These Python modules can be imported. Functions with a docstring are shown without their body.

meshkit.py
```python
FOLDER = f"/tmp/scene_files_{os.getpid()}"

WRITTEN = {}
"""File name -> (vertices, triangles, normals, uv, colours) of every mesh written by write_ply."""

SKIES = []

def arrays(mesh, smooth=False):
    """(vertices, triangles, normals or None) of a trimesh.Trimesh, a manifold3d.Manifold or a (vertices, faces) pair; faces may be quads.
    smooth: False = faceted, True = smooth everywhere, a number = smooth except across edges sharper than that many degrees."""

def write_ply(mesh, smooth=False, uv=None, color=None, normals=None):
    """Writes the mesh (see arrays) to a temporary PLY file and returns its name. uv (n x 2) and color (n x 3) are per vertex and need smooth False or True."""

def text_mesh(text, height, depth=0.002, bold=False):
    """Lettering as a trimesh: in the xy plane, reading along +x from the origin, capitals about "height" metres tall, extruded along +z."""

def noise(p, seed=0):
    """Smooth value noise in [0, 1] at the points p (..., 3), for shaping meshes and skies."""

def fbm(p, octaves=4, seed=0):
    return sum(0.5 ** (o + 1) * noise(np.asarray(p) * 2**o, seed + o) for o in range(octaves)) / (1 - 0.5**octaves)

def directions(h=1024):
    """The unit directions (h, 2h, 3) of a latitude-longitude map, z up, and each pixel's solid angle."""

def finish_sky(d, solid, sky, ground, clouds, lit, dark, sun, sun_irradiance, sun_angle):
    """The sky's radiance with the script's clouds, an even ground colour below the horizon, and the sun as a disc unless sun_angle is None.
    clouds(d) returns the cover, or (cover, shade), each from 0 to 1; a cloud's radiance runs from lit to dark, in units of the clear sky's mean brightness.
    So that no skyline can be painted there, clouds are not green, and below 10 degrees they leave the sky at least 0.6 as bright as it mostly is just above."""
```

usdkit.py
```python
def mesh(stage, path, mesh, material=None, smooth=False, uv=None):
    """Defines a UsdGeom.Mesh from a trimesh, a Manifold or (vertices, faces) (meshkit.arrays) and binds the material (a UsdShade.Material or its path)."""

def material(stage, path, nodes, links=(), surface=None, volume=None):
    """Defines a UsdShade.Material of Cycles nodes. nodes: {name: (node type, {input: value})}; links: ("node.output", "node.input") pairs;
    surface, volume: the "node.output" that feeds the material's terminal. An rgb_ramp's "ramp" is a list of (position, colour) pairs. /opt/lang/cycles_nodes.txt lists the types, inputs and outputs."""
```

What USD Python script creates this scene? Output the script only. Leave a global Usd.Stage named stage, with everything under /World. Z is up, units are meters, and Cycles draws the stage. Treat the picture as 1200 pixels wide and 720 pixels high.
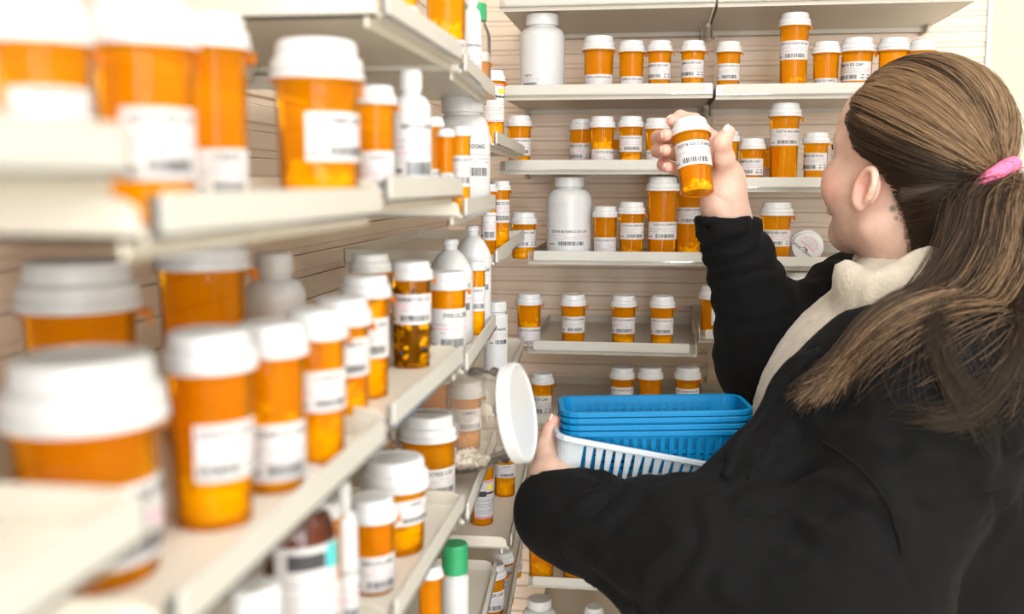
import math, random
import numpy as np, trimesh
import meshkit, usdkit
from pxr import Usd, UsdGeom, UsdLux, UsdShade, Gf, Sdf, Vt

stage = Usd.Stage.CreateInMemory()
UsdGeom.SetStageUpAxis(stage, UsdGeom.Tokens.z)
UsdGeom.SetStageMetersPerUnit(stage, 1.0)
stage.SetDefaultPrim(UsdGeom.Xform.Define(stage, '/World').GetPrim())
rng = np.random.default_rng(11)
EYE = 1.5                                       # eye height of the photographer

# ------------------------------------------------------------------ camera
FPX, YAW, PITCH = 1195.0, math.radians(8.14), math.radians(6.97)
sy_, cy_, sp_, cp_ = math.sin(YAW), math.cos(YAW), math.sin(PITCH), math.cos(PITCH)
CF = np.array([-sy_ * cp_, cy_ * cp_, -sp_]); CR = np.array([cy_, sy_, 0.0]); CU = np.cross(CR, CF)
CP = np.array([0.0, 0.0, EYE])
cam = UsdGeom.Camera.Define(stage, '/World/camera')
M4 = Gf.Matrix4d(*CR, 0, *CU, 0, *(-CF), 0, *CP, 1)
cam.AddTransformOp().Set(M4)
cam.CreateHorizontalApertureAttr(36.0)
cam.CreateVerticalApertureAttr(21.6)
cam.CreateFocalLengthAttr(36.0 * FPX / 1200)
cam.CreateClippingRangeAttr((0.02, 100.0))
cam.CreateFStopAttr(4.3)
cam.CreateFocusDistanceAttr(1.36)
cam.CreateExposureAttr(-0.34)

def at(px, py, Y):
    """The point seen at pixel (px, py) that lies Y metres beyond the photographer, towards the back wall."""
    d = CF * FPX + CR * (px - 600.0) + CU * (360.0 - py)
    return CP + d * (Y / d[1])

def depth_of(p):
    return float(np.dot(np.asarray(p) - CP, CF))

# ------------------------------------------------------------------ lights of the room
def rect_light(path, pos, w, h, inten, color, rot):
    l = UsdLux.RectLight.Define(stage, path)
    l.CreateWidthAttr(w); l.CreateHeightAttr(h); l.CreateIntensityAttr(inten); l.CreateColorAttr(Gf.Vec3f(*color))
    l.AddTranslateOp().Set(Gf.Vec3d(*pos)); l.AddRotateXYZOp().Set(Gf.Vec3f(*rot))
    return l
CEIL = 2.55
PANELS = [(0.42, 0.25), (0.42, -1.25), (1.65, 0.2)]
for i, (x, y) in enumerate(PANELS):
    rect_light('/World/ceiling_lamp_%d' % i, (x, y, CEIL - 0.045), 0.56, 1.16, [10.5, 10.0, 9.0][i], (1.0, 0.99, 0.97), (0, 0, 0))
for i, x in enumerate((0.30, 1.45)):
    rect_light('/World/window_daylight_%d' % i, (x, -2.13, 1.55), 0.50, 1.5, [26.0, 26.0][i], (0.96, 0.98, 1.0), (90, 0, 0))
dome = UsdLux.DomeLight.Define(stage, '/World/sky'); dome.CreateIntensityAttr(0.35); dome.CreateColorAttr(Gf.Vec3f(0.9, 0.95, 1.0))

# ------------------------------------------------------------------ helpers
used = {}
def numbered(name, parent='/World'):
    k = (parent, name); n = used.get(k, -1) + 1; used[k] = n
    return name if n == 0 else '%s_%03d' % (name, n)
def tag(o, label=None, cat=None, group=None, kind=None):
    p = o if isinstance(o, Usd.Prim) else o.GetPrim()
    for k, v in (('label', label), ('category', cat), ('group', group), ('kind', kind)):
        if v: p.SetCustomDataByKey(k, v)
    return p
def xform(name, loc=(0, 0, 0), rz=0.0, parent='/World', R=None, s=None):
    path = parent + '/' + numbered(name, parent)
    x = UsdGeom.Xform.Define(stage, path)
    if R is not None:
        R = np.asarray(R, float); ss = np.ones(3) if s is None else np.broadcast_to(np.asarray(s, float), 3)
        A = (R * ss).T
        x.AddTransformOp().Set(Gf.Matrix4d(*A[0], 0, *A[1], 0, *A[2], 0, *map(float, loc), 1))
    else:
        x.AddTranslateOp().Set(Gf.Vec3d(*map(float, loc)))
        x.AddRotateZOp().Set(math.degrees(rz))
        if s is not None: x.AddScaleOp().Set(Gf.Vec3f(*np.broadcast_to(np.asarray(s, float), 3).astype(float).tolist()))
    return x.GetPrim()
def pth(parent):
    return '/World' if parent is None else (parent if isinstance(parent, str) else str(parent.GetPath()))
def part(name, mesh, mat, parent=None, smooth=False, label=None, kind=None):
    pp = pth(parent)
    m = usdkit.mesh(stage, pp + '/' + numbered(name, pp), mesh, mat, smooth)
    tag(m, label, None, None, kind)
    return m.GetPrim()
def struct(name, mesh, mat, label=None, smooth=False):
    return part(name, mesh, mat, None, smooth, label, 'structure')
cat_ = trimesh.util.concatenate
def box(x0, x1, y0, y1, z0, z1):
    m = trimesh.creation.box((x1 - x0, y1 - y0, z1 - z0)); m.apply_translation(((x0 + x1) / 2, (y0 + y1) / 2, (z0 + z1) / 2)); return m
def lathe(prof, n=32):
    """Closed solid of revolution about z; prof: (r, z) from the bottom axis round to the top axis."""
    prof = np.array(prof, float); k = len(prof)
    a = np.arange(n) * 2 * np.pi / n
    v = np.stack([prof[:, None, 0] * np.cos(a), prof[:, None, 0] * np.sin(a), np.repeat(prof[:, 1:2], n, 1)], -1).reshape(-1, 3)
    i, j = np.meshgrid(np.arange(k - 1), np.arange(n), indexing='ij'); j2 = (j + 1) % n
    q = np.stack([i * n + j, i * n + j2, (i + 1) * n + j2, (i + 1) * n + j], -1).reshape(-1, 4)
    f = np.vstack([q[:, [0, 1, 2]], q[:, [0, 2, 3]]])
    m = trimesh.Trimesh(v, f, process=False); m.merge_vertices(); m.update_faces(m.nondegenerate_faces()); return m
def extrude(poly, length):
    """Polygon in (x, z) extruded along +y."""
    from shapely.geometry import Polygon
    m = trimesh.creation.extrude_polygon(Polygon(poly), length, engine='earcut')
    m.apply_transform(np.array([[1, 0, 0, 0], [0, 0, 1, 0], [0, 1, 0, 0], [0, 0, 0, 1.0]])); m.invert(); return m
def tube(points, radii, n=10, closed=False):
    p = np.asarray(points, float); k = len(p); radii = np.broadcast_to(radii, (k,))
    t = (np.roll(p, -1, 0) - np.roll(p, 1, 0)) if closed else np.gradient(p, axis=0)
    t /= np.linalg.norm(t, axis=1, keepdims=True) + 1e-12
    a = np.cross(t[0], [0.13, 0.31, 0.94]); a /= np.linalg.norm(a); A = [a]
    for i in range(1, k):
        a = A[-1] - t[i] * np.dot(A[-1], t[i]); A.append(a / np.linalg.norm(a))
    A = np.array(A); B = np.cross(t, A); th = np.arange(n) * 2 * np.pi / n
    v = p[:, None] + radii[:, None, None] * (np.cos(th)[None, :, None] * A[:, None] + np.sin(th)[None, :, None] * B[:, None])
    kk = k if closed else k - 1
    i, j = np.meshgrid(np.arange(kk), np.arange(n), indexing='ij'); i2 = (i + 1) % k; j2 = (j + 1) % n
    q = np.stack([i * n + j, i * n + j2, i2 * n + j2, i2 * n + j], -1).reshape(-1, 4)
    v = v.reshape(-1, 3); f = np.vstack([q[:, [0, 1, 2]], q[:, [0, 2, 3]]])
    if not closed:
        c0, c1 = len(v), len(v) + 1; v = np.vstack([v, p[:1], p[-1:]]); jj = np.arange(n)
        f = np.vstack([f, np.stack([np.full(n, c0), (jj + 1) % n, jj], 1), np.stack([np.full(n, c1), (k - 1) * n + jj, (k - 1) * n + (jj + 1) % n], 1)])
    return trimesh.Trimesh(v, f, process=False)
def catmull(pts, n=8):
    p = np.asarray(pts, float); p = np.vstack([2 * p[0] - p[1], p, 2 * p[-1] - p[-2]]); out = []
    for i in range(1, len(p) - 2):
        t = np.linspace(0, 1, n, endpoint=False)[:, None]
        out.append(0.5 * (2 * p[i] + (p[i + 1] - p[i - 1]) * t + (2 * p[i - 1] - 5 * p[i] + 4 * p[i + 1] - p[i + 2]) * t ** 2 + (3 * p[i] - p[i - 1] - 3 * p[i + 1] + p[i + 2]) * t ** 3))
    return np.vstack(out + [p[-2:-1]])

# ------------------------------------------------------------------ materials
LK = '/World/Looks/'
def mat(name, nodes, links=(), surface='p.BSDF'):
    return usdkit.material(stage, LK + name, nodes, links, surface)
def plain(name, color, rough=0.5, vary=0.06, scale=30.0, bump=0.0, bscale=200.0, **kw):
    c = np.array(color, float)
    nodes = {'tc': ('texture_coordinate', {}), 'n': ('noise_texture', {'scale': scale, 'detail': 3.0}),
             'r': ('rgb_ramp', {'ramp': [(0.3, tuple(c * (1 - vary))), (0.7, tuple(np.minimum(c * (1 + vary), 1)))]}),
             'p': ('principled_bsdf', {'roughness': rough, **kw})}
    links = [('tc.object', 'n.vector'), ('n.fac', 'r.fac'), ('r.color', 'p.base_color')]
    if bump:
        nodes['n2'] = ('noise_texture', {'scale': bscale, 'detail': 3.0}); nodes['b'] = ('bump', {'strength': bump, 'distance': 0.002})
        links += [('tc.object', 'n2.vector'), ('n2.fac', 'b.height'), ('b.normal', 'p.normal')]
    return mat(name, nodes, links)
M = {}
M['slat'] = plain('slat_paint', (0.84, 0.69, 0.565), 0.5, 0.03, 9.0)
M['shelf'] = plain('shelf_metal', (0.60, 0.555, 0.475), 0.38, 0.02, 12.0)
M['strip'] = plain('label_strip', (0.50, 0.485, 0.44), 0.45, 0.02, 12.0)
M['wall'] = plain('cream_paint', (0.64, 0.59, 0.475), 0.7, 0.02, 6.0, 0.15, 120.0)
M['white_wall'] = plain('white_paint', (0.85, 0.83, 0.78), 0.8, 0.02, 5.0)
M['ceiling'] = plain('ceiling_paint', (0.88, 0.87, 0.84), 0.9, 0.02, 5.0)
M['floor'] = plain('vinyl_floor', (0.58, 0.54, 0.47), 0.35, 0.12, 7.0)
M['white'] = plain('white_plastic', (0.585, 0.59, 0.60), 0.32, 0.015, 40.0, subsurface_weight=0.0)
M['bottle'] = plain('bottle_plastic', (0.56, 0.565, 0.575), 0.38, 0.015, 40.0)
M['grey_cap'] = plain('grey_cap', (0.70, 0.69, 0.66), 0.4, 0.02, 40.0)
M['paper'] = plain('label_paper', (0.565, 0.55, 0.555), 0.55, 0.02, 60.0)
M['ink'] = plain('ink', (0.035, 0.035, 0.04), 0.6)
M['grey_ink'] = plain('grey_ink', (0.42, 0.38, 0.40), 0.6)
M['red_ink'] = plain('red_ink', (0.80, 0.06, 0.16), 0.6)
M['pink_ink'] = plain('pink_ink', (0.72, 0.30, 0.45), 0.6)
M['yellow_ink'] = plain('yellow_ink', (0.95, 0.70, 0.05), 0.6)
M['teal_ink'] = plain('teal_ink', (0.05, 0.45, 0.48), 0.5)
M['pill_yellow'] = plain('pill_yellow', (1.0, 0.93, 0.40), 0.5, 0.04, 90.0)
M['pill_white'] = plain('pill_white', (0.95, 0.90, 0.80), 0.5, 0.04, 90.0)
M['pill_dark'] = plain('pill_dark', (0.022, 0.012, 0.010), 0.3)
M['green'] = plain('green_plastic', (0.02, 0.28, 0.11), 0.35, 0.05)
M['blue_cap'] = plain('blue_plastic', (0.02, 0.25, 0.55), 0.35)
M['housing'] = plain('lamp_housing', (0.85, 0.85, 0.85), 0.4)
def plastic_see_through(name, tcol, dcol, clear, trans=0.5, ior=1.45, rough=0.06, spread=0.0):
    nodes = {'t': ('transparent_bsdf', {'color': tcol}), 'd': ('diffuse_bsdf', {'color': dcol}), 'l': ('translucent_bsdf', {'color': dcol}),
             'm1': ('mix_closure', {'fac': trans}), 'm2': ('mix_closure', {'fac': clear}), 'g': ('glossy_bsdf', {'color': (1, 1, 1), 'roughness': rough}),
             'f': ('fresnel', {'IOR': ior}), 'm3': ('mix_closure', {})}
    links = [('d.BSDF', 'm1.closure1'), ('l.BSDF', 'm1.closure2'), ('m1.closure', 'm2.closure1'), ('t.BSDF', 'm2.closure2'), ('f.fac', 'm3.fac'), ('m2.closure', 'm3.closure1'), ('g.BSDF', 'm3.closure2')]
    return mat(name, nodes, links, 'm3.closure')
M['amber'] = plastic_see_through('amber_plastic', (1.0, 0.72, 0.03), (1.0, 0.35, 0.002), 0.64, 0.30, ior=1.18)
M['amber_clear'] = plastic_see_through('amber_clear', (1.0, 0.70, 0.06), (1.0, 0.33, 0.004), 0.90, 0.25, ior=1.2)
M['brown_glass'] = plastic_see_through('brown_glass', (0.55, 0.16, 0.03), (0.30, 0.06, 0.01), 0.7)
M['clear'] = plastic_see_through('clear_plastic', (0.97, 0.97, 0.96), (0.8, 0.8, 0.78), 0.86, ior=1.5)
M['jar'] = plastic_see_through('clear_jar', (0.96, 0.94, 0.91), (0.80, 0.72, 0.65), 0.86, ior=1.22, rough=0.10)

# ------------------------------------------------------------------ the room
YW, XL, XR2, YF = 2.03, -0.42, 2.1, -2.2        # back wall, left wall, right wall, front wall
XPAN = 0.592                                     # right end of the slatted panel
struct('floor', box(XL - .1, XR2 + .1, YF - .1, YW + .1, -0.1, 0.0), M['floor'], 'pale vinyl floor of the dispensary aisle')
struct('ceiling', box(XL - .1, XR2 + .1, YF - .1, YW + .1, CEIL, CEIL + .1), M['ceiling'], 'white ceiling above the dispensary aisle')
wb = xform('wall_back'); tag(wb, 'cream back wall, its left part clad in horizontal slats behind the shelves', None, None, 'structure')
part('plaster', box(XL - .1, XR2 + .1, YW + .012, YW + .1, 0.0, CEIL), M['wall'], wb)
wl = xform('wall_left'); tag(wl, 'slatted left wall behind the near run of shelves', None, None, 'structure')
part('plaster', box(XL - .1, XL - .012, YF, YW + .012, 0.0, CEIL), M['white_wall'], wl)
struct('wall_right', box(XR2, XR2 + .1, YF, YW + .012, 0, CEIL), M['wall'], 'cream right wall of the dispensary')
WX = (0.30, 1.45)
struct('wall_front', cat_([box(XL - .1, WX[0] - .27, YF - .1, YF, 0, CEIL), box(WX[0] + .27, WX[1] - .27, YF - .1, YF, 0, CEIL), box(WX[1] + .27, XR2 + .1, YF - .1, YF, 0, CEIL)] + [box(x - .27, x + .27, YF - .1, YF, z0, z1) for x in WX for z0, z1 in ((0, .78), (2.32, CEIL))]), M['white_wall'], 'white wall behind the photographer with two tall narrow windows')
for n_, x in enumerate(WX):
    win = xform('window_%d' % (n_ + 1)); tag(win, ['tall narrow window straight behind the photographer', 'tall narrow window behind and to the right of the photographer'][n_], None, None, 'structure')
    part('frame', cat_([box(x - .27, x - .25, YF - .08, YF + .01, .78, 2.32), box(x + .25, x + .27, YF - .08, YF + .01, .78, 2.32), box(x - .25, x + .25, YF - .08, YF + .01, .78, .80), box(x - .25, x + .25, YF - .08, YF + .01, 2.30, 2.32)]), M['white'], win)
    part('pane', box(x - .25, x + .25, YF - .05, YF - .045, .80, 2.30), M['clear'], win)
for i, (x, y) in enumerate(PANELS):
    t = xform('ceiling_light', (x, y, CEIL))
    tag(t, ['square edged white ceiling light above the shelves and the worker', 'white ceiling light behind the photographer', 'white ceiling light near the right wall'][i], 'ceiling light', 'ceiling lights')
    part('housing', cat_([box(-.31, .31, -.61, .61, -.015, 0), box(-.31, -.285, -.61, .61, -.06, -.015), box(.285, .31, -.61, .61, -.06, -.015), box(-.285, .285, -.61, -.585, -.06, -.015), box(-.285, .285, .585, .61, -.06, -.015)]), M['housing'], t)
PITCHS = 0.0279                                  # height of one slat
def slat_profile():
    h, g = PITCHS, 0.0009
    return [(0.012, 0.0), (0.0026, 0.0), (0.0026, h * .27), (0.0008, h * .30), (0.0, h * .34), (0.0, h - g - .001), (0.0012, h - g), (0.012, h - g)]   # (depth from the face, z)
SLZ0 = EYE - 0.95
nsl = int((EYE + 0.62 - SLZ0) / PITCHS)
pr = slat_profile()
left_slat = extrude([(-d, z) for d, z in pr][::-1], YW - YF * 0 - 0.001)            # runs along y from 0 to YW
left_slat.apply_translation((XL, 0.0, 0))
bp = extrude([(-d, z) for d, z in pr][::-1], 1.0)                                 # along y; turned to run along x
def slat_back(x0, x1):
    m = bp.copy(); v = m.vertices.copy()
    m.vertices = np.stack([x0 + v[:, 1] * (x1 - x0), YW - v[:, 0], v[:, 2]], 1); m.invert(); return m
for k in range(nsl):
    for nm, mm, par in (('slat', left_slat, wl), ('slat', slat_back(XL, 0.1025), wb), ('slat', slat_back(0.1045, XPAN), wb)):
        m2 = mm.copy(); m2.apply_translation((0, 0, SLZ0 + k * PITCHS)); part(nm, m2, M['slat'], par)
part('edge_trim', box(XPAN, XPAN + .008, YW - .006, YW + .012, SLZ0, SLZ0 + nsl * PITCHS), M['white'], wb)
part('joint_cover', box(0.1008, 0.1062, YW - .0015, YW + .012, SLZ0, SLZ0 + nsl * PITCHS), M['slat'], wb)

# ------------------------------------------------------------------ shelves
SHELVES = {}
def shelf(key, label, origin, ang, L, D, group, lip=0.0165, back=False, strip=(0.010, 0.012)):
    """origin: the front edge's start at the lip's bottom; the shelf runs L along its front edge, turned by ang about z; u along the edge, v into the wall."""
    t = xform('shelf', origin, ang); tag(t, label, 'shelf', group)
    s = 1.0
    th = 0.0022
    # local frame: +x along the front edge, +y towards the wall
    body = box(0, L, 0.0022, D, 0, th)
    body = cat_([body, box(0, L, D - .002, D, th, .018), box(0.0, L, 0.010, 0.012, -0.006, 0), box(0, L, D - .03, D - .028, -.008, 0)])
    part('board', body, M['shelf'], t)
    ch = cat_([box(0.001, L - .001, 0.0012, 0.0022, 0, lip), box(0.001, L - .001, -0.0016, 0.0012, 0.0, 0.0008), box(0.001, L - .001, -0.0016, -0.0010, .0008, .0022)])
    part('clear_channel', ch, M['clear'], t)
    # card strip with rounded ends slid into the channel
    from shapely.geometry import box as sbox
    pl = sbox(strip[0] + .003, 0.0028, L - strip[1] - .003, lip - .0022).buffer(.003, quad_segs=3)
    st = trimesh.creation.extrude_polygon(pl, 0.0018, engine='earcut'); v = st.vertices.copy(); st.vertices = np.stack([v[:, 0], 0.0010 - v[:, 2], v[:, 1]], 1)
    part('label_strip', st, M['strip'], t)
    from shapely.geometry import Polygon
    for x0 in (0.0, L - .0015):
        e = trimesh.creation.extrude_polygon(Polygon([(0.004, 0), (D, 0), (D, .017), (.012, lip - .001), (.006, lip - .004)]), 0.0015, engine='earcut'); v = e.vertices.copy()
        e.vertices = np.stack([v[:, 2] + x0, v[:, 0], v[:, 1]], 1); part('end_plate', e, M['shelf'], t)
    for x0 in (0.006, L - .010):
        b = trimesh.creation.extrude_polygon(Polygon([(D - .06, -.0005), (D, -.0005), (D, -.012), (D - .05, -.012)]), 0.004, engine='earcut'); v = b.vertices.copy()
        b.vertices = np.stack([v[:, 2] + x0, v[:, 0], v[:, 1]], 1); part('bracket', b, M['shelf'], t)
    SHELVES[key] = (np.array(origin, float), ang, L, D)
    return t
YL = 1.68
ZB = lambda py, Y, px=700: at(px, py, Y)[2]
XJ = 0.0835                                      # joint between the two back sections
x_bl, x_br = -0.262, 0.484
back_rows = {'BL0': (5.5, 'topmost back shelf left of the joint, only its underside and lip showing'), 'BL1': (111.5, 'upper left back shelf with the white bottle at its left end'),
             'BL2': (200, 'left back shelf level with the held vial'), 'BL3': (307, 'left back shelf with the big white bottle and the tall vials'),
             'BL4': (413, 'left back shelf with four spaced vials above the blue baskets'), 'BL5': (500, 'left back shelf hidden behind the blue baskets'),
             'BL6': (598, 'left back shelf low behind the black sleeve'), 'BL7': (691, 'lowest left back shelf in view, grey lip under dark vials'), 'BL8': (782, 'left back shelf at the bottom edge carrying white bottles')}
for k, (py, lab) in back_rows.items():
    x0 = x_bl if k in ('BL0', 'BL1', 'BL2') else -0.214
    shelf(k, 'cream ' + lab, (x0, YL, ZB(py, YL)), 0.0, XJ - .001 - x0 - (0.016 if k == 'BL4' else 0), YW - YL - .001, 'back wall shelves')
right_rows = {'BR0': (6.0, 'topmost right back shelf above the tall vial'), 'BR1': (113.5, 'upper right back shelf running behind the head'), 'BR2': (220.5, 'right back shelf level with the face'),
              'BR3': (311, 'right back shelf with the vial lying on its side'), 'BR4': (396, 'right back shelf ending beside the raised elbow'), 'BR5': (503, 'right back shelf behind the elbow and baskets')}
for k, (py, lab) in right_rows.items():
    x0 = XJ + .004 if k != 'BR4' else 0.0695
    shelf(k, 'cream ' + lab, (x0, YL, ZB(py, YL)), 0.0, x_br - x0, YW - YL - .001, 'back wall shelves')
# clips of the joint (small pale pegs under the shelves)
for k in ('BL0', 'BL1', 'BL2'):
    z = SHELVES[k][0][2]
    pg = cat_([tube([(XJ + .002, 1.98, z - .012), (XJ - .001, 1.93, z - .020), (XJ - .002, 1.88, z - .006)], .004, 8), trimesh.creation.icosphere(2, .0065).apply_translation((XJ + .002, 1.985, z - .016))])
    t = part('shelf_peg', pg, M['shelf'], None, 40); tag(t, {'BL0': 'pale plastic peg under the topmost shelf joint', 'BL1': 'pale plastic peg under the joint beside the raised fingers', 'BL2': 'pale plastic peg under the joint behind the held vial'}[k], 'shelf peg', 'pegs under the shelf joints')

# near run along the left wall. each bay: start y, end y, lip x at start, turn
XLIP = -0.164
DL = 0.235
def bay_pos(y):                                  # x of the lip at y (the far bays stand slightly turned)
    return XLIP if y < .86 else XLIP - (y - .86) * 0.067
A3 = math.pi / 2 + math.atan(0.067)
BAYS = {0: (0.045, .308, math.pi / 2), 1: (.315, .601, math.pi / 2), 2: (.608, .856, math.pi / 2), 3: (.863, 1.150, A3), 4: (1.157, 1.664, A3)}
ROWZ = {(1, 'H'): 0.225, (2, 'A'): .0985, (3, 'A'): .092, (0, 'B'): .0015, (1, 'B'): -.0195, (2, 'B'): -.0125, (3, 'B'): -.030, (4, 'A'): .042, (4, 'B'): -.094, (0, 'C'): -.116, (1, 'C'): -.159, (2, 'C'): -.155, (3, 'C'): -.166,
        (4, 'C'): -.272, (1, 'D'): -.285, (2, 'D'): -.285, (3, 'D'): -.302, (4, 'D'): -.433, (0, 'D'): -.25, (1, 'E'): -.42, (2, 'E'): -.43, (3, 'E'): -.46, (4, 'E'): -.60}
LIPOFF = {'D4': .017}                            # this shelf stands a little proud of its neighbours
BAYNAME = {0: 'nearest bay at the left edge', 1: 'second bay from the camera', 2: 'middle bay of the left run', 3: 'fourth bay of the left run', 4: 'farthest bay in the corner'}
ROWNAME = {'H': 'high shelf above the blurred vials', 'A': 'top shelf', 'B': 'eye-level shelf', 'C': 'shelf below eye level', 'D': 'third shelf down', 'E': 'low shelf'}
for (b, r), z in ROWZ.items():
    y0, y1, ang = BAYS[b]
    d = DL if b < 3 else DL - (y1 - .86) * 0.067 - .003
    L = (y1 - y0) / (1 if b < 3 else math.cos(math.atan(.067)))
    x0 = bay_pos(y0) + LIPOFF.get('%s%d' % (r, b), 0)
    if (b, r) == (4, 'A'): d -= 0.0
    shelf('%s%d' % (r, b), 'cream %s in the %s' % (ROWNAME[r], BAYNAME[b]), (x0, y0, EYE + z), ang, L, d, 'left wall shelves', lip=0.0155, strip=(.008, .008))

# ------------------------------------------------------------------ vials and bottles: one class prim per kind, referenced by every single vial
CLS = stage.CreateClassPrim('/World/kinds')
kinds = {}
CAPD = 0.048                                     # cap diameter of a kind as built
def wrap(mesh, r, z0, th0=-math.pi / 2):
    """Wraps a flat mesh (x along the label, y up, z outward) round a cylinder of radius r."""
    v = mesh.vertices; th = th0 + v[:, 0] / r; rr = r + v[:, 2]
    return trimesh.Trimesh(np.stack([rr * np.cos(th), rr * np.sin(th), z0 + v[:, 1]], 1), mesh.faces, process=False)
tcache = {}
def lettering(text, h, bold=True):
    if (text, h, bold) not in tcache:
        m = meshkit.text_mesh(text, h, 0.00012, bold); m.apply_translation((0, 0, 0)); tcache[text, h, bold] = m
    return tcache[text, h, bold].copy()
def bar(x0, x1, y0, y1, n=1):
    """A thin printed bar cut into n lengths, so that it can follow a curve."""
    xs = np.linspace(x0, x1, n + 1); out = []
    for a, b in zip(xs[:-1], xs[1:]): out.append(box(a, b, y0, y1, 0, 0.00012))
    return cat_(out)
def label_sheet(r, W, z0, z1, n=18):
    m = trimesh.creation.box((W, z1 - z0, 0.0002)); m = None
    xs = np.linspace(-W / 2, W / 2, n + 1); P = []
    for zz in (0.00005, 0.0003):
        for y in (0, z1 - z0):
            P.append(np.stack([xs, np.full(n + 1, y), np.full(n + 1, zz)], 1))
    v = np.vstack(P); k = n + 1; f = []
    for a, b, fl in ((0, 1, 1), (2, 3, 0), (0, 2, 0), (1, 3, 1)):
        for i in range(n):
            q = [a * k + i, a * k + i + 1, b * k + i + 1, b * k + i]
            f += [q[:3], [q[0], q[2], q[3]]] if not fl else [q[:3][::-1], [q[3], q[2], q[0]]]
    for e, fl in ((0, 0), (n, 1)):
        q = [0 * k + e, 2 * k + e, 3 * k + e, 1 * k + e]
        f += [q[:3], [q[0], q[2], q[3]]] if not fl else [q[:3][::-1], [q[3], q[2], q[0]]]
    return wrap(trimesh.Trimesh(v, f, process=False), r, z0)
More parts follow.
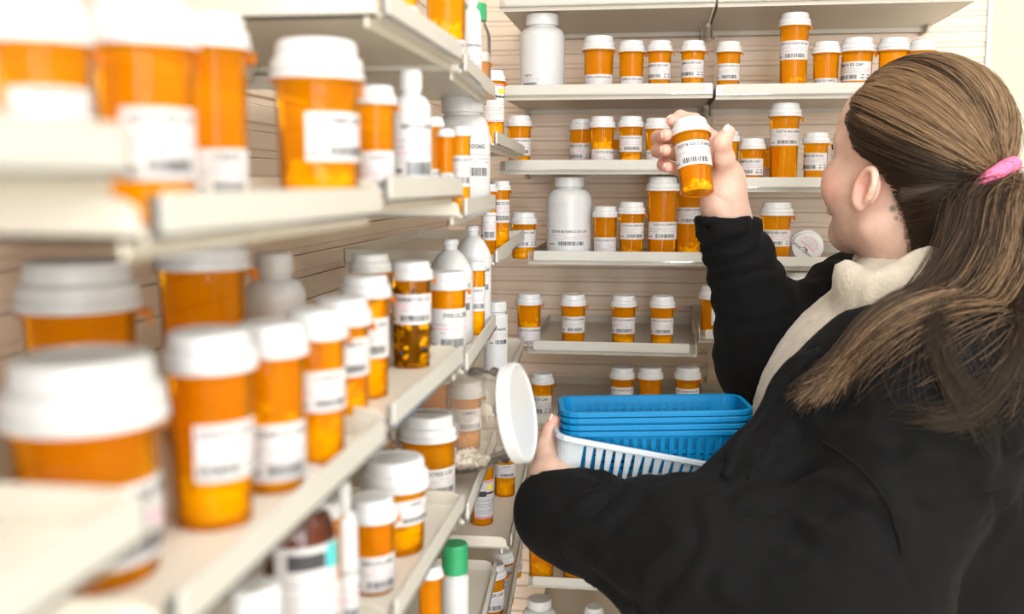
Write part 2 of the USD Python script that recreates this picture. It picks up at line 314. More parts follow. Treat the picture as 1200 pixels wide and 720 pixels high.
def label_print(parent, r, W, z0, z1, title, style, seed):
    """Title, fine lines and barcode of one label, as thin raised print. Names: title_print, line_print, barcode_print."""
    R = np.random.default_rng(seed); H = z1 - z0; o = 0.0003
    def put(name, ms, m):
        if ms:
            mm = cat_(ms); mm.apply_translation((0, 0, o)); part(name, wrap(mm, r, z0), m, parent)
    if style == 'carton':                        # the pharmacy's own label: mountain mark, yellow box, black bar, red lines
        put('logo_print', [flat_poly([(-W * .42, H * .78), (-W * .33, H * .97), (-W * .27, H * .85), (-W * .22, H * .93), (-W * .10, H * .78), (-W * .25, H * .80), (-W * .33, H * .88)])], M['ink'])
        put('bar_print', [bar(-W * .42, -W * .02, H * .58, H * .72, 6), bar(-W * .02, W * .42, H * .64, H * .69, 6)], M['ink'])
        put('yellow_print', [bar(W * .04, W * .26, H * .74, H * .88, 4)], M['yellow_ink'])
        put('rule_print', [bar(-W * .08, W * .46, H * .955, H * .98, 8)], M['red_ink']); put('rule_print', [bar(-W * .46, W * .46, H * .02, H * .045, 10)], M['red_ink'])
        put('line_print', [bar(-W * .42, W * (.1 + .3 * R.random()), H * y, H * (y + .025), 8) for y in (.14, .20, .30, .36, .46)] + [bar(W * .28, W * .40, H * .36, H * .52, 2)], M['grey_ink'])
        return
    if style == 'teal':                          # brown bottle: black band with a teal end
        put('band_print', [bar(-W * .34, W * .14, H * .70, H * .92, 10)], M['ink']); put('teal_print', [bar(W * .15, W * .40, H * .66, H * .98, 6)], M['teal_ink'])
        put('line_print', [bar(-W * .40, W * .3, H * y, H * (y + .03), 8) for y in (.2, .32, .5)], M['grey_ink']); return
    th = min(H * .14, W * .95 / max(len(title), 10))
    t = lettering(title, th); w = t.bounds[1, 0]
    x = {'left': -W * .46, 'mid': -w / 2, 'big': -w / 2, 'right': W * .47 - w}[style if style in ('left', 'right', 'big') else 'mid']
    if w > W * .95: t.apply_scale((W * .95 / w, 1, 1)); x = -W * .475
    t.apply_translation((x, H * .90 - th, 0)); put('title_print', [t], M['ink'])
    L, Pk = [], []
    for y in (.62, .52, .43):
        a = -W * .46 if style != 'left' else -W * (.1 + .3 * R.random())
        while a < W * .40:
            b = a + W * (.05 + .16 * R.random())
            if R.random() < .72: (Pk if R.random() < .25 else L).append(bar(a, min(b, W * .45), H * y, H * (y + .035), 3))
            a = b + W * .02
    put('line_print', L, M['grey_ink']); put('fine_print', Pk, M['pink_ink'])
    B, a = [], -W * .22 if style != 'left' else -W * .44
    end = a + W * .52
    while a < end:
        b = a + W * (.008 + .02 * R.random()); B.append(bar(a, b, H * .10, H * .31)); a = b + W * (.006 + .016 * R.random())
    B += [bar(-W * .46, -W * .32, H * .14, H * .19, 2)] if style != 'left' else [bar(W * .18, W * .28, H * .12, H * .17, 2), bar(W * .33, W * .45, H * .12, H * .17, 2), bar(W * .20, W * .27, H * .27, H * .32, 2), bar(W * .34, W * .44, H * .27, H * .32, 2)]
    put('barcode_print', B, M['ink'])
def flat_poly(pts, h=0.00012):
    from shapely.geometry import Polygon
    return trimesh.creation.extrude_polygon(Polygon(pts), h, engine='earcut')
def cap_top(parent, z, r):
    t = xform('cap_label', parent=str(parent.GetPath()))
    d = trimesh.creation.cylinder(radius=r, height=.0003, sections=32); d.apply_translation((0, 0, z + .0001)); part('disc', d, M['paper'], t)
    def put(name, ms, m):
        mm = cat_(ms); mm.apply_translation((0, 0, z + .00026)); part(name, mm, m, t)
    s = r
    w = lettering('ROCK CANYON', s * .20); w.apply_translation((-w.bounds[1, 0] / 2, -s * .46, 0))
    p = lettering('PHARMACY', s * .13, False); p.apply_translation((-p.bounds[1, 0] / 2, -s * .66, 0))
    put('name_print', [w, flat_poly([(-.30 * s, -.24 * s), (-.10 * s, .02 * s), (0, -.10 * s), (.10 * s, -.02 * s), (.34 * s, -.24 * s), (.05 * s, -.20 * s), (-.08 * s, -.10 * s)]).apply_translation((0, -.02 * s, 0))], M['ink'])
    put('line_print', [bar(-.60 * s, .60 * s, .33 * s, .36 * s), bar(-.30 * s, .30 * s, .45 * s, .50 * s), bar(-.36 * s, .36 * s, .22 * s, .25 * s)], M['grey_ink'])
    arc = [box(-.02 * s, .02 * s, -.05 * s, .05 * s, 0, .00012).apply_transform(trimesh.transformations.rotation_matrix(a - math.pi / 2, (0, 0, 1))).apply_translation((.76 * s * math.cos(a), .76 * s * math.sin(a), 0)) for a in np.radians(np.arange(35, 146, 9))]
    put('rule_print', [bar(-.66 * s, .66 * s, .10 * s, .15 * s)] + arc, M['red_ink'])
    return t
def pill_pile(r, h, seed, long=True, n=70, sz=1.0):
    R = np.random.default_rng(seed); out = []; base = trimesh.creation.icosphere(1, 1.0)
    for i in range(n):
        a, z = R.random() * 2 * math.pi, R.random() * h
        rad = r - .0042 * sz if z < h - .005 else math.sqrt(R.random()) * (r - .0042 * sz)
        if z >= h - .005: z = h - .004 + .004 * R.random() + .004 * math.cos(a + seed)
        m = base.copy(); m.apply_scale(np.array([.0042, .0021, .0021] if long else [.0034, .0034, .0019]) * sz)
        m.apply_transform(trimesh.transformations.random_rotation_matrix(R.random(3)))
        m.apply_translation((rad * math.cos(a), rad * math.sin(a), max(z, .004 * sz) + .0022)); out.append(m)
    out.append(lathe([(0, .0024), (r - .005, .0024), (r - .005, max(h - .004, .003)), (0, max(h - .003, .0035))], 16))
    return cat_(out)
CAPH = 0.0195
def vial_shape(k, H, fill=0, lab=None, title='', style='mid', lw=150, seed=1, captop=False, pill='pill_yellow', big=False, loose=False, tab=True):
    """Parts of one amber vial under prim k: body, cap, label, pills."""
    hb = H - CAPH + .004; r1, r0 = .0208, .0192
    part('body', lathe([(0, 0.0012), (r0 - .004, .0012), (r0 - .003, 0), (r0 - .001, 0), (r0, .0012), (r1, hb - .006), (r1 + .0025, hb - .0058), (r1 + .003, hb - .0042), (r1 + .0005, hb - .003), (r1 - .0005, hb), (0, hb)], 40), M['amber_clear' if loose else 'amber'], k, 35)
    if tab: part('lug', cat_([box(r1, r1 + .0055, -.006, .006, hb - .0072, hb - .0052), box(r1 + .004, r1 + .0055, -.006, .006, hb - .011, hb - .006)]), M['amber'], k)
    c0 = H - CAPH; Rr = CAPD / 2
    prof = [(0, c0 + .001), (Rr - .0018, c0 + .001), (Rr - .0015, c0), (Rr - .0003, c0), (Rr, c0 + .0009), (Rr - .0002, c0 + .0030), (Rr - .0012, c0 + .0036), (Rr - .0012, c0 + .0044), (Rr - .0006, c0 + .0050), (Rr - .0014, c0 + .0098), (Rr - .0034, c0 + .0112), (Rr - .0036, c0 + .0120), (Rr - .0040, H - .0022), (Rr - .0048, H - .0008), (Rr - .0062, H), (Rr - .0085, H), (Rr - .0092, H - .0006), (0, H - .0006)]
    part('cap', lathe(prof, 48), M['white'], k, 30)
    if captop: cap_top(k, H + .0001, Rr - .0064)
    if fill:
        hf = hb * fill
        if loose:
            R = np.random.default_rng(seed)
            part('capsules', lathe([(0, .004), (.0085, .004), (.0085, hf - .004), (0, hf - .002)], 16), M['pill_dark'], k, 40, kind='stuff')
            for i in range(60):
                a, z = R.random() * 2 * math.pi, .005 + R.random() * (hf - .01)
                m = trimesh.creation.capsule(height=.0085, radius=.0034, count=[8, 8]); m.apply_translation((0, 0, -.00425))
                m.apply_transform(trimesh.transformations.random_rotation_matrix(R.random(3))); m.apply_translation((.0108 * math.cos(a), .0108 * math.sin(a), z + .006))
                part('capsule', m, M['pill_dark' if i % 5 < 3 else 'pill_yellow'], k, 60)
        else: part('pills', pill_pile(r0 - .0008, hf, seed, long=seed % 2 == 0), M[pill], k, 60, kind='stuff')
    if lab:
        z0, z1 = H * lab[0], H * lab[1]; zz = (z0 + z1) / 2; r = r0 + (r1 - r0) * (z1 / hb) + .0002
        W = math.radians(lw) * r
        l = part('label', label_sheet(r, W, z0, z1), M['paper'], k, 20)
        label_print(l, r, W, z0, z1, title, style, seed + 7)
def kind_of(key, fn):
    if key not in kinds:
        p = '/World/kinds/kind_%03d' % len(kinds); UsdGeom.Xform.Define(stage, p); fn(stage.GetPrimAtPath(p)); kinds[key] = p
    return kinds[key]
def instance(name, kindpath, loc, rz, s, label, cat, group=None, R=None):
    x = xform(name, loc, rz, R=R, s=s); x.GetReferences().AddInternalReference(kindpath); x.SetInstanceable(True)
    tag(x, label, cat, group); return x
def settle(px0, px1, py, shelf_key, inset, Y):
    """Where an object seen between px0 and px1 stands on its shelf: centre x, y and width."""
    o, ang, L, D = SHELVES[shelf_key]; pc, w = (px0 + px1) / 2, px1 - px0
    if ang == 0.0:
        y = YL + .006 + (inset or .004) + .022 if Y is None else Y
        for _ in range(4):
            p = at(pc, py, y); W = w * depth_of(p) / FPX
            if Y is None: y = YL + .006 + (inset if inset is not None else .004) + W / 2
    else:
        y = Y if Y is not None else (o[1] + .1)
        for _ in range(30):
            p = at(pc, py, y); W = w * depth_of(p) / FPX
            if Y is None:
                t = bay_pos(y) - (inset if inset is not None else .006) - W / 2; k = p[0] / y; y = .5 * y + .5 * np.clip(t / k, o[1] + .5 * W, o[1] + L * 1.0)
    if ang != 0.0:                               # keep clear of the lip strip
        y1 = o[1] + L - W / 2 - .003
        while at(pc, py, y)[0] + w * depth_of(at(pc, py, y)) / FPX / 2 > bay_pos(y) + LIPOFF.get(shelf_key, 0) - .0035 and y < y1: y += .004
        W = w * depth_of(at(pc, py, y)) / FPX
        return min(at(pc, py, y)[0], bay_pos(y) + LIPOFF.get(shelf_key, 0) - .0035 - W / 2), y, W
    return at(pc, py, y)[0], y, W
TIT = ['CO/TA 8/10MCG ER CAP', 'CO/TA 25/50MCG ER CAP', 'CU/TA 40/10MCG ER CAP', 'CO/TA 12/50MCG ER CAP', '10MCG ER CAP']
nv = [0]
PLACED = []
def vial(px0, px1, ytop, sk, lab, label, face=0, fill=0, inset=None, Y=None, title=None, style='mid', lw=150, captop=False, loose=False, group=None, seed=None, tab=True, tabrot=0):
    x, y, W = settle(px0, px1, ytop, sk, inset, Y)
    zs = SHELVES[sk][0][2] + .0022; H = at((px0 + px1) / 2, ytop + 2, y - W * .3)[2] - zs
    ratio = round(H / W * 10) / 10; Hk = CAPD * ratio; n = nv[0]; nv[0] += 1
    title = title or TIT[n % len(TIT)]
    lab2 = None if lab is None else (round(lab[0], 2), min(round(lab[1], 2), 1 - CAPH / Hk - .04))
    key = ('v', ratio, lab2, title, style, lw, fill, captop, loose, tab)
    kp = kind_of(key, lambda k: vial_shape(k, Hk, fill, lab2, title, style, lw, seed or (n + 3), captop, loose=loose, tab=tab))
    rz = math.atan2(-y, -x) + math.pi / 2 + math.radians(face)
    s = W / CAPD
    PLACED.append((x, y, zs, W, H, sk, label))
    return instance('pill_vial', kp, (x, y, zs), rz, (s, s, H / Hk), label, 'pill vial', group or ('amber vials on the back wall shelves' if sk[0] == 'B' and sk[1] in 'LR' else 'amber vials on the left wall shelves'))
def bottle_shape(k, H, W, capw, caph, shoulder, lab, title, style, lw, seed, cone=False, capmat='white', bodymat='bottle', face=0):
    r, rc = W / 2, capw / 2; hs = H - caph - .004; z1 = hs - shoulder
    neck = rc * .86
    prof = [(0, .001), (r * .84, .001), (r * .9, 0), (r * .96, .001), (r, .005), (r, z1)]
    if cone: prof += [(r * .985, z1 + shoulder * .10), (r * .88, z1 + shoulder * .35), (r * .62, z1 + shoulder * .72), (neck, z1 + shoulder * .96)]
    else: prof += [(r + (neck - r) * (1 - math.cos(a)), z1 + shoulder * math.sin(a)) for a in np.linspace(.15, math.pi / 2, 8)]
    prof += [(neck, hs + .004), (0, hs + .004)]
    part('body', lathe(prof, 48), M[bodymat], k, 40)
    cp = [(0, hs + .003), (rc - .001, hs + .003), (rc, hs + .004), (rc, H - .002), (rc - .0012, H), (0, H)]
    c = lathe(cp, 96); v = c.vertices; th = np.arctan2(v[:, 1], v[:, 0]); out = (np.hypot(v[:, 0], v[:, 1]) > rc - .0004)
    c.vertices[out, :2] *= (1 - .012 * (np.cos(th[out] * 48) > 0))[:, None]
    part('cap', c, M[capmat], k, 25)
    if lab:
        rr = r + .0001; WW = math.radians(lw) * rr
        l = part('label', label_sheet(rr, WW, H * lab[0], H * lab[1]), M['paper' if style != 'bare' else 'bottle'], k, 20)
        label_print(l, rr, WW, H * lab[0], H * lab[1], title, 'mid' if style == 'bare' else style, seed)
nb = [0]
def bottle(px0, px1, ytop, sk, capfrac, label, lab=(.1, .4), face=0, inset=None, Y=None, title='CO/TA 6/10MCG ER CAP', style='bare', lw=120, cone=False, shoulder=.16, caph=.14, capmat='white', bodymat='bottle', cat='pill bottle', name='pill_bottle', group='white pill bottles'):
    x, y, W = settle(px0, px1, ytop, sk, inset, Y)
    zs = SHELVES[sk][0][2] + .0022; H = at((px0 + px1) / 2, ytop + 1, y - W * .2)[2] - zs; nb[0] += 1
    t = xform(name, (x, y, zs), math.atan2(-y, -x) + math.pi / 2 + math.radians(face)); tag(t, label, cat, group)
    bottle_shape(t, H, W, W * capfrac, H * caph, H * shoulder, lab, title, style, lw, 50 + nb[0], cone, capmat, bodymat)
    PLACED.append((x, y, zs, W, H, sk, label))
    return t

# ------------------------------------------------------------------ back wall, left section
G = None
bottle(609, 662, 15, 'BL1', .72, 'big white round bottle at the left end of the upper back shelf', (.10, .27), -38, title='CO/TA', lw=75, caph=.13, shoulder=.13, style='bare')
vial(682, 722, 39, 'BL1', (.03, .34), 'wide amber vial right of the white bottle on the upper back shelf', 0, lw=140, title='CO/TA 200MG ER CAP')
vial(724, 757, 45, 'BL1', (.03, .33), 'second amber vial from the white bottle on the upper back shelf', 12, style='left', title='10MCG ER CAPS', tabrot=1)
vial(758, 789, 45, 'BL1', (.27, .58), 'third amber vial from the white bottle on the upper back shelf', -6, .25, style='left', title='10MCG ER CAP')
vial(797, 828, 45, 'BL1', (.30, .63), 'amber vial with yellow pills beside the joint on the upper left back shelf', -6, .26, style='left', title='10MCG ER CAP')
vial(593, 624, 133, 'BL2', (.26, .58), 'amber vial standing alone at the left end of the shelf level with the held vial', 6, .27, title='CO/TA 8/10MCG ER')
vial(666, 697, 137, 'BL2', (.20, .52), 'amber vial set back, left of the group level with the held vial', -8, .16, inset=.055, style='left', title='10MCG ER CAP')
vial(690, 722, 134, 'BL2', (.03, .38), 'amber vial two thirds full of yellow pills, level with the held vial', 12, .66, style='right', title='CO/TA 8/10mcg')
vial(724, 755, 134, 'BL2', (.33, .63), 'amber vial with mid-height label over yellow pills on the shelf level with the held vial', 0, .34, title='CO/TA 8/70MCG ER CAP')
vial(755, 786, 136, 'BL2', (.03, .37), 'amber vial half hidden by the raised fingers, label at its foot', 0, title='CO/TA 12/50MCG')
vial(789, 820, 137, 'BL2', (.10, .45), 'amber vial hidden behind the held vial, only its white cap showing between finger and thumb', 0)
vial(711, 740, 150, 'BL2', (.12, .5), 'dark amber second-row vial seen between two vials with yellow pills', 20, inset=.10, title='ER CAP')
vial(597, 630, 247, 'BL3', (.25, .62), 'short amber vial left of the big white bottle, partly behind a shelf lip', 8, .2, title='CO/TA 10MCG CAPS', style='left')
bottle(641, 694, 207, 'BL3', .68, 'big white round bottle with centred print between amber vials on the middle left back shelf', (.15, .38), 0, title='CO/TA 8/10MCG ER CAP', lw=125, caph=.11, shoulder=.17)
vial(694, 725, 240, 'BL3', (.03, .42), 'amber vial touching the right side of the big white bottle with centred print', 0, title='CO/TA 2/10MCG ER C')
vial(724, 757, 235, 'BL3', (.36, .64), 'amber vial with few yellow pills, left of the tall vial below the held one', 10, .15, title='CO/TA 8/10MCG ER C')
vial(757, 797, 205, 'BL3', (.25, .46), 'tall wide amber vial standing left of and below the held vial', 8, title='CO/TA 40/100MCG ER C', style='right')
vial(790, 826, 206, 'BL3', (.43, .63), 'tall amber vial with yellow pills in its foot, half hidden by the held vial', 0, .15, inset=.056, title='CO/TA 10MCG ER CAP')
vial(604, 636, 343, 'BL4', (.03, .38), 'leftmost of the four spaced vials above the blue baskets, yellow pills above its low label', 6, .55, title='CO/TA 10/50mcg')
vial(656, 688, 344, 'BL4', (.30, .60), 'second from the left of the four spaced vials above the blue baskets, evenly amber', 6, title='CO/TA 10/10MCG')
vial(715, 747, 345, 'BL4', (.30, .60), 'third from the left of the four spaced vials above the blue baskets', 0, .27, title='CO/TA 8/100MCG E')
vial(761, 792, 346, 'BL4', (.30, .60), 'rightmost of the four spaced vials above the blue baskets, near the shelf end', 0, .27, title='CO/TA 20/70MCG ER C')
vial(621, 650, 437, 'BL5', (.14, .54), 'amber vial of yellow capsules between the jar lid and the blue baskets', -14, .68, style='left', title='10MCG CAP')
vial(714, 745, 430, 'BL5', (.28, .66), 'left one of three amber vials peeking over the far rim of the blue baskets', 0, title='CO/TA 8/10MCG ER CAP')
vial(747, 778, 430, 'BL5', (.20, .50), 'middle one of three amber vials peeking over the blue baskets, its label turned away', 170)
vial(790, 822, 430, 'BL5', (.28, .65), 'right one of three amber vials peeking over the blue baskets, pills above its label', 0, .78, title='CO/TA 8/10MCG ER CAP')
vial(584, 614, 608, 'BL7', (.12, .45), 'dark amber vial, white cap showing under the corner of the sleeve', 22, title='30 CAP', style='left')
vial(617, 652, 604, 'BL7', (.60, .74), 'wide dark amber vial under the sleeve, label high and pills at its foot', 0, .16, title='CO/TA')
vial(657, 692, 606, 'BL7', (.60, .74), 'dark amber vial under the sleeve, right of the wide one, pills at its foot', 0, .28, title='CO/TA')
bottle(612, 652, 704, 'BL8', .72, 'white bottle at the bottom edge under the grey lip of the back shelf', (.1, .4), 0)
vial(684, 708, 712, 'BL8', (.1, .4), 'white capped vial at the bottom edge, close to the black sleeve', 0)
# ------------------------------------------------------------------ back wall, right section
vial(839, 870, 46, 'BR1', (.27, .58), 'amber vial right of the shelf joint on the upper shelf, standing alone', -4, title='CO/TA 25/70MCG ER')
vial(913, 951, 12, 'BR1', (.42, .65), 'tall amber vial with pale yellow pills on the upper shelf above the face', 0, .17, title='CO/TA 25/10MCG ER CAP', lw=165)
vial(952, 986, 46, 'BR1', (.03, .29), 'amber vial right beside the tall one on the upper shelf, label at its foot', -6, title='CO/TA 25/10MCG')
vial(985, 1026, 41, 'BR1', (.22, .56), 'wide amber vial just above the hairline on the upper shelf', -12, style='left', title='10MCG ER CAP')
vial(1029, 1067, 41, 'BR1', (.2, .5), 'wide amber vial rising over the top of the head', 170)
vial(1066, 1098, 44, 'BR1', (.2, .5), 'amber vial at the right end of the upper shelf, mostly behind the hair', 170)
vial(837, 868, 151, 'BR2', (.03, .38), 'amber vial half behind the thumb of the raised hand', 0)
vial(866, 898, 160, 'BR2', (.24, .58), 'short amber vial between thumb and tall vial, label filling its front', -8, style='left', title='10MCG ER CAP')
vial(901, 940, 118, 'BR2', (.49, .69), 'tall wide amber vial on the shelf in front of the face', 8, title='CO/TA 40/10MCG', style='right')
vial(888, 916, 160, 'BR2', (.1, .4), 'dark amber second-row vial peeking out left of the tall vial before the face', 0, inset=.09, title='CAP')
vial(941, 973, 153, 'BR2', (.30, .62), 'amber vial partly covered by the cheek, label at mid-height', -12, style='left', title='10MCG ER 8/10')
vial(891, 930, 235, 'BR3', (.30, .56), 'wide amber vial behind the raised forearm, beside the lying vial', 14, title='10MCG ER CAPS', style='left')
vial(918, 951, 317, 'BR4', (.3, .6), 'vial of which only the white cap shows above the black shoulder', 0)
vial(819, 856, 334, 'BR4', (.25, .58), 'amber vial left end of the shelf beside the raised elbow', 40, title='LOT', lw=100)
vial(851, 886, 431, 'BR5', (.3, .66), 'amber vial under the raised elbow, just above the right end of the blue baskets', 0)
# the vial lying on its side, cap to the aisle
Wl = 40 * 1.70 / FPX; pl = at(945, 280, YL + .035)
zr = SHELVES['BR3'][0][2] + .0022
kl = kind_of('lying', lambda k: vial_shape(k, CAPD * 1.8, 0, (.2, .55), TIT[0], 'mid', 150, 5, True))
a = math.radians(-40); Rz = np.array([[math.cos(a), -math.sin(a), 0], [math.sin(a), math.cos(a), 0], [0, 0, 1]])
bx = math.radians(-4); ax = np.array([math.sin(bx), -math.cos(bx), 0.0]); ux = np.array([math.cos(bx), math.sin(bx), 0])
Rl = np.stack([ux, np.cross(ax, ux), ax], 1) @ Rz
sl = Wl / CAPD; rr = .0002 + CAPD / 2 * sl
instance('pill_vial', kl, np.array([pl[0], pl[1], zr + rr]) - ax * CAPD * 1.8 * sl * .9, 0, sl, 'amber vial lying on its side, printed white cap turned to the aisle, below the face', 'pill vial', 'amber vials on the back wall shelves', R=Rl)

# ------------------------------------------------------------------ near run
vial(-14, 106, -6, 'B1', (.44, .62), 'leftmost out-of-focus amber vial at the top left corner, behind the nearest lip', 10, .24, inset=.004, Y=.345, title='10MCG CAP', lw=120)
vial(100, 230, -6, 'B1', (.20, .52), 'large out-of-focus amber vial at top left, its label over the gap between two lips', 24, .30, Y=.405, title='MIXOLINE CAP', lw=110)
vial(198, 292, 13, 'B1', (.10, .34), 'out-of-focus amber vial just right of the large one at top left', 22, Y=.495, title='10MCG', lw=110)
vial(322, 434, 42, 'B1', (.30, .585), 'fat amber vial standing apart on the eye-level shelf, label wrapped to its right', 42, .30, Y=.565, title='10MG CAP', lw=120)
vial(412, 465, 98, 'B2', (.04, .42), 'slim amber vial squeezed between the fat amber vial and a small white bottle', 15, .1, title='10MCG', lw=130)
bottle(458, 504, 80, 'B2', .58, 'small white round bottle with banded print beyond the fat amber vial on the eye-level shelf', (.12, .62), 20, title='MIXOLINE', lw=150, shoulder=.12, caph=.16, Y=.735)
vial(494, 521, 135, 'B2', (.02, .33), 'narrow amber vial just beyond the small white bottle on the eye-level shelf', 20, Y=.84, title='CAP', tab=False)
vial(511, 533, 149, 'B2', (.02, .33), 'narrow amber vial in the middle of three beyond the small white bottle', 20, Y=.83, inset=.01, title='CAP', tab=False)
vial(526, 553, 146, 'B3', (.30, .66), 'narrow amber vial with yellow pills showing through the gap between two lips', 12, .3, Y=.93, title='MIXOLINE TA', lw=165, tab=False)
bottle(512, 577, 111, 'B3', .77, 'big white bottle with its cap in shadow at the far end of the eye-level shelf', (.25, .6), 30, title='200MG', lw=90, shoulder=.22, caph=.14, Y=.99)
vial(455, 492, -30, 'A2', (.30, .52), 'amber vial with yellow pills cut by the top edge, first on the upper left shelf', 30, .9, Y=.70, title='10')
vial(496, 549, -42, 'A3', (.05, .34), 'wide amber vial at the top edge with a heap of yellow pills', 26, .58, Y=.92, title='200 CAP', lw=140)
bottle(542, 564, -12, 'A3', .6, 'white bottle with hanging paper label before the clear jar at the top edge', (.02, .5), 10, title='CORANILZ', lw=170, style='mid', Y=1.01, inset=.004)
vial(565, 593, 58, 'A3', (.05, .3), 'amber vial in front of the clear jar at the end of the upper left shelf', 20, Y=1.07, title='CAP')
vial(562, 593, 80, 'A4', (.34, .82), 'amber vial with yellow box and black bar on its label, upper left shelf end', 22, .36, Y=1.20, style='carton', lw=190)
vial(572, 599, 210, 'B4', (.38, .72), 'slim amber vial with wrapped label behind the end of the eye-level lip', 16, .3, Y=1.22, title='10MCG CAP', lw=170)
vial(562, 583, 214, 'B4', (.2, .6), 'slim amber vial crowded left of its twin behind the eye-level lip', 0, Y=1.30)
vial(0, 192, 424, 'C1', (.10, .46), 'huge out-of-focus amber vial with white cap at the lower left', 38, .22, Y=.368, title='MIXOLINE 100', lw=120)
vial(188, 300, 390, 'C1', (.26, .55), 'second large out-of-focus amber vial at lower left, label facing right over yellow pills', 30, .28, Y=.437, title='10MCG CAP', lw=110, style='left')
vial(270, 361, 380, 'C1', (.08, .42), 'third blurred vial along the shelf below eye level, pills over its low label', 20, .48, Y=.492, title='10MCG CAP', lw=130)
vial(328, 408, 364, 'C1', (.36, .62), 'fourth blurred vial along the shelf below eye level, label at mid-height', 25, .25, Y=.545, title='10MCG', lw=120)
vial(362, 436, 350, 'C2', (.40, .70), 'fifth vial along the shelf below eye level, tight behind the fourth', 22, .3, Y=.62, title='10MCG', lw=120)
vial(396, 459, 322, 'C2', (.34, .66), 'sixth vial along the shelf below eye level, left of the dark capsules', 18, .95, Y=.70, title='AMOX 100', lw=120)
vial(455, 508, 305, 'C2', (.42, .70), 'amber vial of dark and yellow capsules on the shelf below eye level', 4, .78, Y=.822, title='PERMETIN 10', lw=170, loose=True)
vial(499, 549, 317, 'C3', (.08, .58), 'amber vial with large low label right of the dark capsules', 12, Y=.935, title='PREGLINE', lw=150, style='right')
bottle(502, 554, 280, 'C3', .36, 'tall white bottle with cone shoulders behind the large low label vial', (.3, .62), 24, title='HYDRO 10', lw=100, cone=True, shoulder=.25, caph=.05, Y=1.02)
vial(545, 570, 305, 'C3', (.33, .66), 'narrow amber vial between the two tall white bottles', 10, .4, Y=1.02, title='10MCG', lw=160, inset=.003, tab=False)
bottle(540, 583, 264, 'C3', .36, 'tall white bottle with cone shoulders at the far end, under the eye-level shelf', (.36, .62), 24, title='HYDROCAP', lw=110, cone=True, shoulder=.22, caph=.05, Y=1.10)
bottle(567, 595, 353, 'C4', .92, 'white bottle with print beyond the lip, above the jar lid', (.45, .70), 22, title='CORANIL', lw=110, Y=1.22, caph=.12, shoulder=.04)
vial(18, 162, 306, 'C1', None, 'shaded amber vial at the back of the shelf below eye level, far left', 0, Y=.505)
vial(178, 292, 268, 'C1', (.30, .40), 'shaded amber vial with a dark line of print at the back, under the eye-level lip', 10, Y=.585, title='MIXOLINE', lw=110)
bottle(285, 357, 296, 'C2', .6, 'white bottle in deep shadow at the back behind the row of blurred vials', None, 0, Y=.70)
vial(408, 459, 296, 'C2', None, 'shaded vial at the back, only its brown cap showing behind the sixth vial', 0, Y=.80)
# below
vial(404, 466, 586, 'D2', (.05, .42), 'amber vial with printed label behind the slim white bottle on the third shelf', 18, .30, Y=.665, title='MIXOLINE', lw=150)
vial(421, 504, 540, 'D2', (.34, .60), 'amber vial with ridged cap on the third shelf, taller than its neighbour in front', 40, .4, Y=.745, title='10MCG', lw=120)
bottle(386, 418, 566, 'D1', .55, 'slim white bottle with slanting print at the bottom, before the third shelf vials', (.1, .5), 20, title='HYDROCAP', lw=120, Y=.585, shoulder=.1)
bottle(306, 392, 556, 'D1', .8, 'brown medicine bottle with a black and teal label under the shelf edge', (.40, .72), 24, Y=.50, style='teal', lw=130, title='RX', bodymat='brown_glass', capmat='white', cat='medicine bottle', name='medicine_bottle', group=None)
vial(360, 401, 590, 'D1', (.1, .5), 'small amber vial with white cap between brown bottle and slim white bottle', 10, Y=.565, title='10')
bottle(268, 332, 690, 'D1', .9, 'white capped bottle at the bottom edge left of the brown bottle', None, 0, Y=.43)
vial(466, 538, 487, 'D3', (.08, .40), 'amber vial with ridged cap and low label left of the clear jar', 24, Y=.93, title='ROTRIX LCR', lw=140)
vial(486, 528, 432, 'D3', (.10, .42), 'dark amber vial in shadow behind the ridged cap vial', 10, Y=1.105, title='CAP')
vial(523, 567, 447, 'D3', (.3, .62), 'amber vial seen through the clear jar', 15, .3, Y=1.115, title='10MCG')
vial(548, 581, 528, 'D4', (.10, .62), 'amber vial with grey label and mountain mark under the clear jar', 24, Y=1.24, style='carton', lw=120)
vial(577, 606, 526, 'D4', (.42, .70), 'amber vial with yellow pills below the jar lid, second on the end shelf', 10, .4, Y=1.36, title='CO/TA')
bottle(517, 549, 638, 'E3', .96, 'white bottle with a green cap standing below the end of the third shelf', None, 0, Y=.97, caph=.3, shoulder=.02, capmat='green')
vial(488, 520, 664, 'E2', (.1, .4), 'amber vial with white cap left of the green cap bottle', 10, .5, Y=.83)
vial(561, 600, 684, 'E4', (.1, .5), 'front vial with a printed cap at the bottom beside the green cap bottle', 0, Y=1.20, captop=True)
vial(556, 594, 662, 'E4', (.1, .5), 'rear vial with a printed cap at the bottom, behind its twin', 0, Y=1.265, captop=True)
vial(574, 603, 647, 'E4', (.1, .4), 'amber vial with plain white cap under the end shelf, behind the printed caps', 0, Y=1.36)

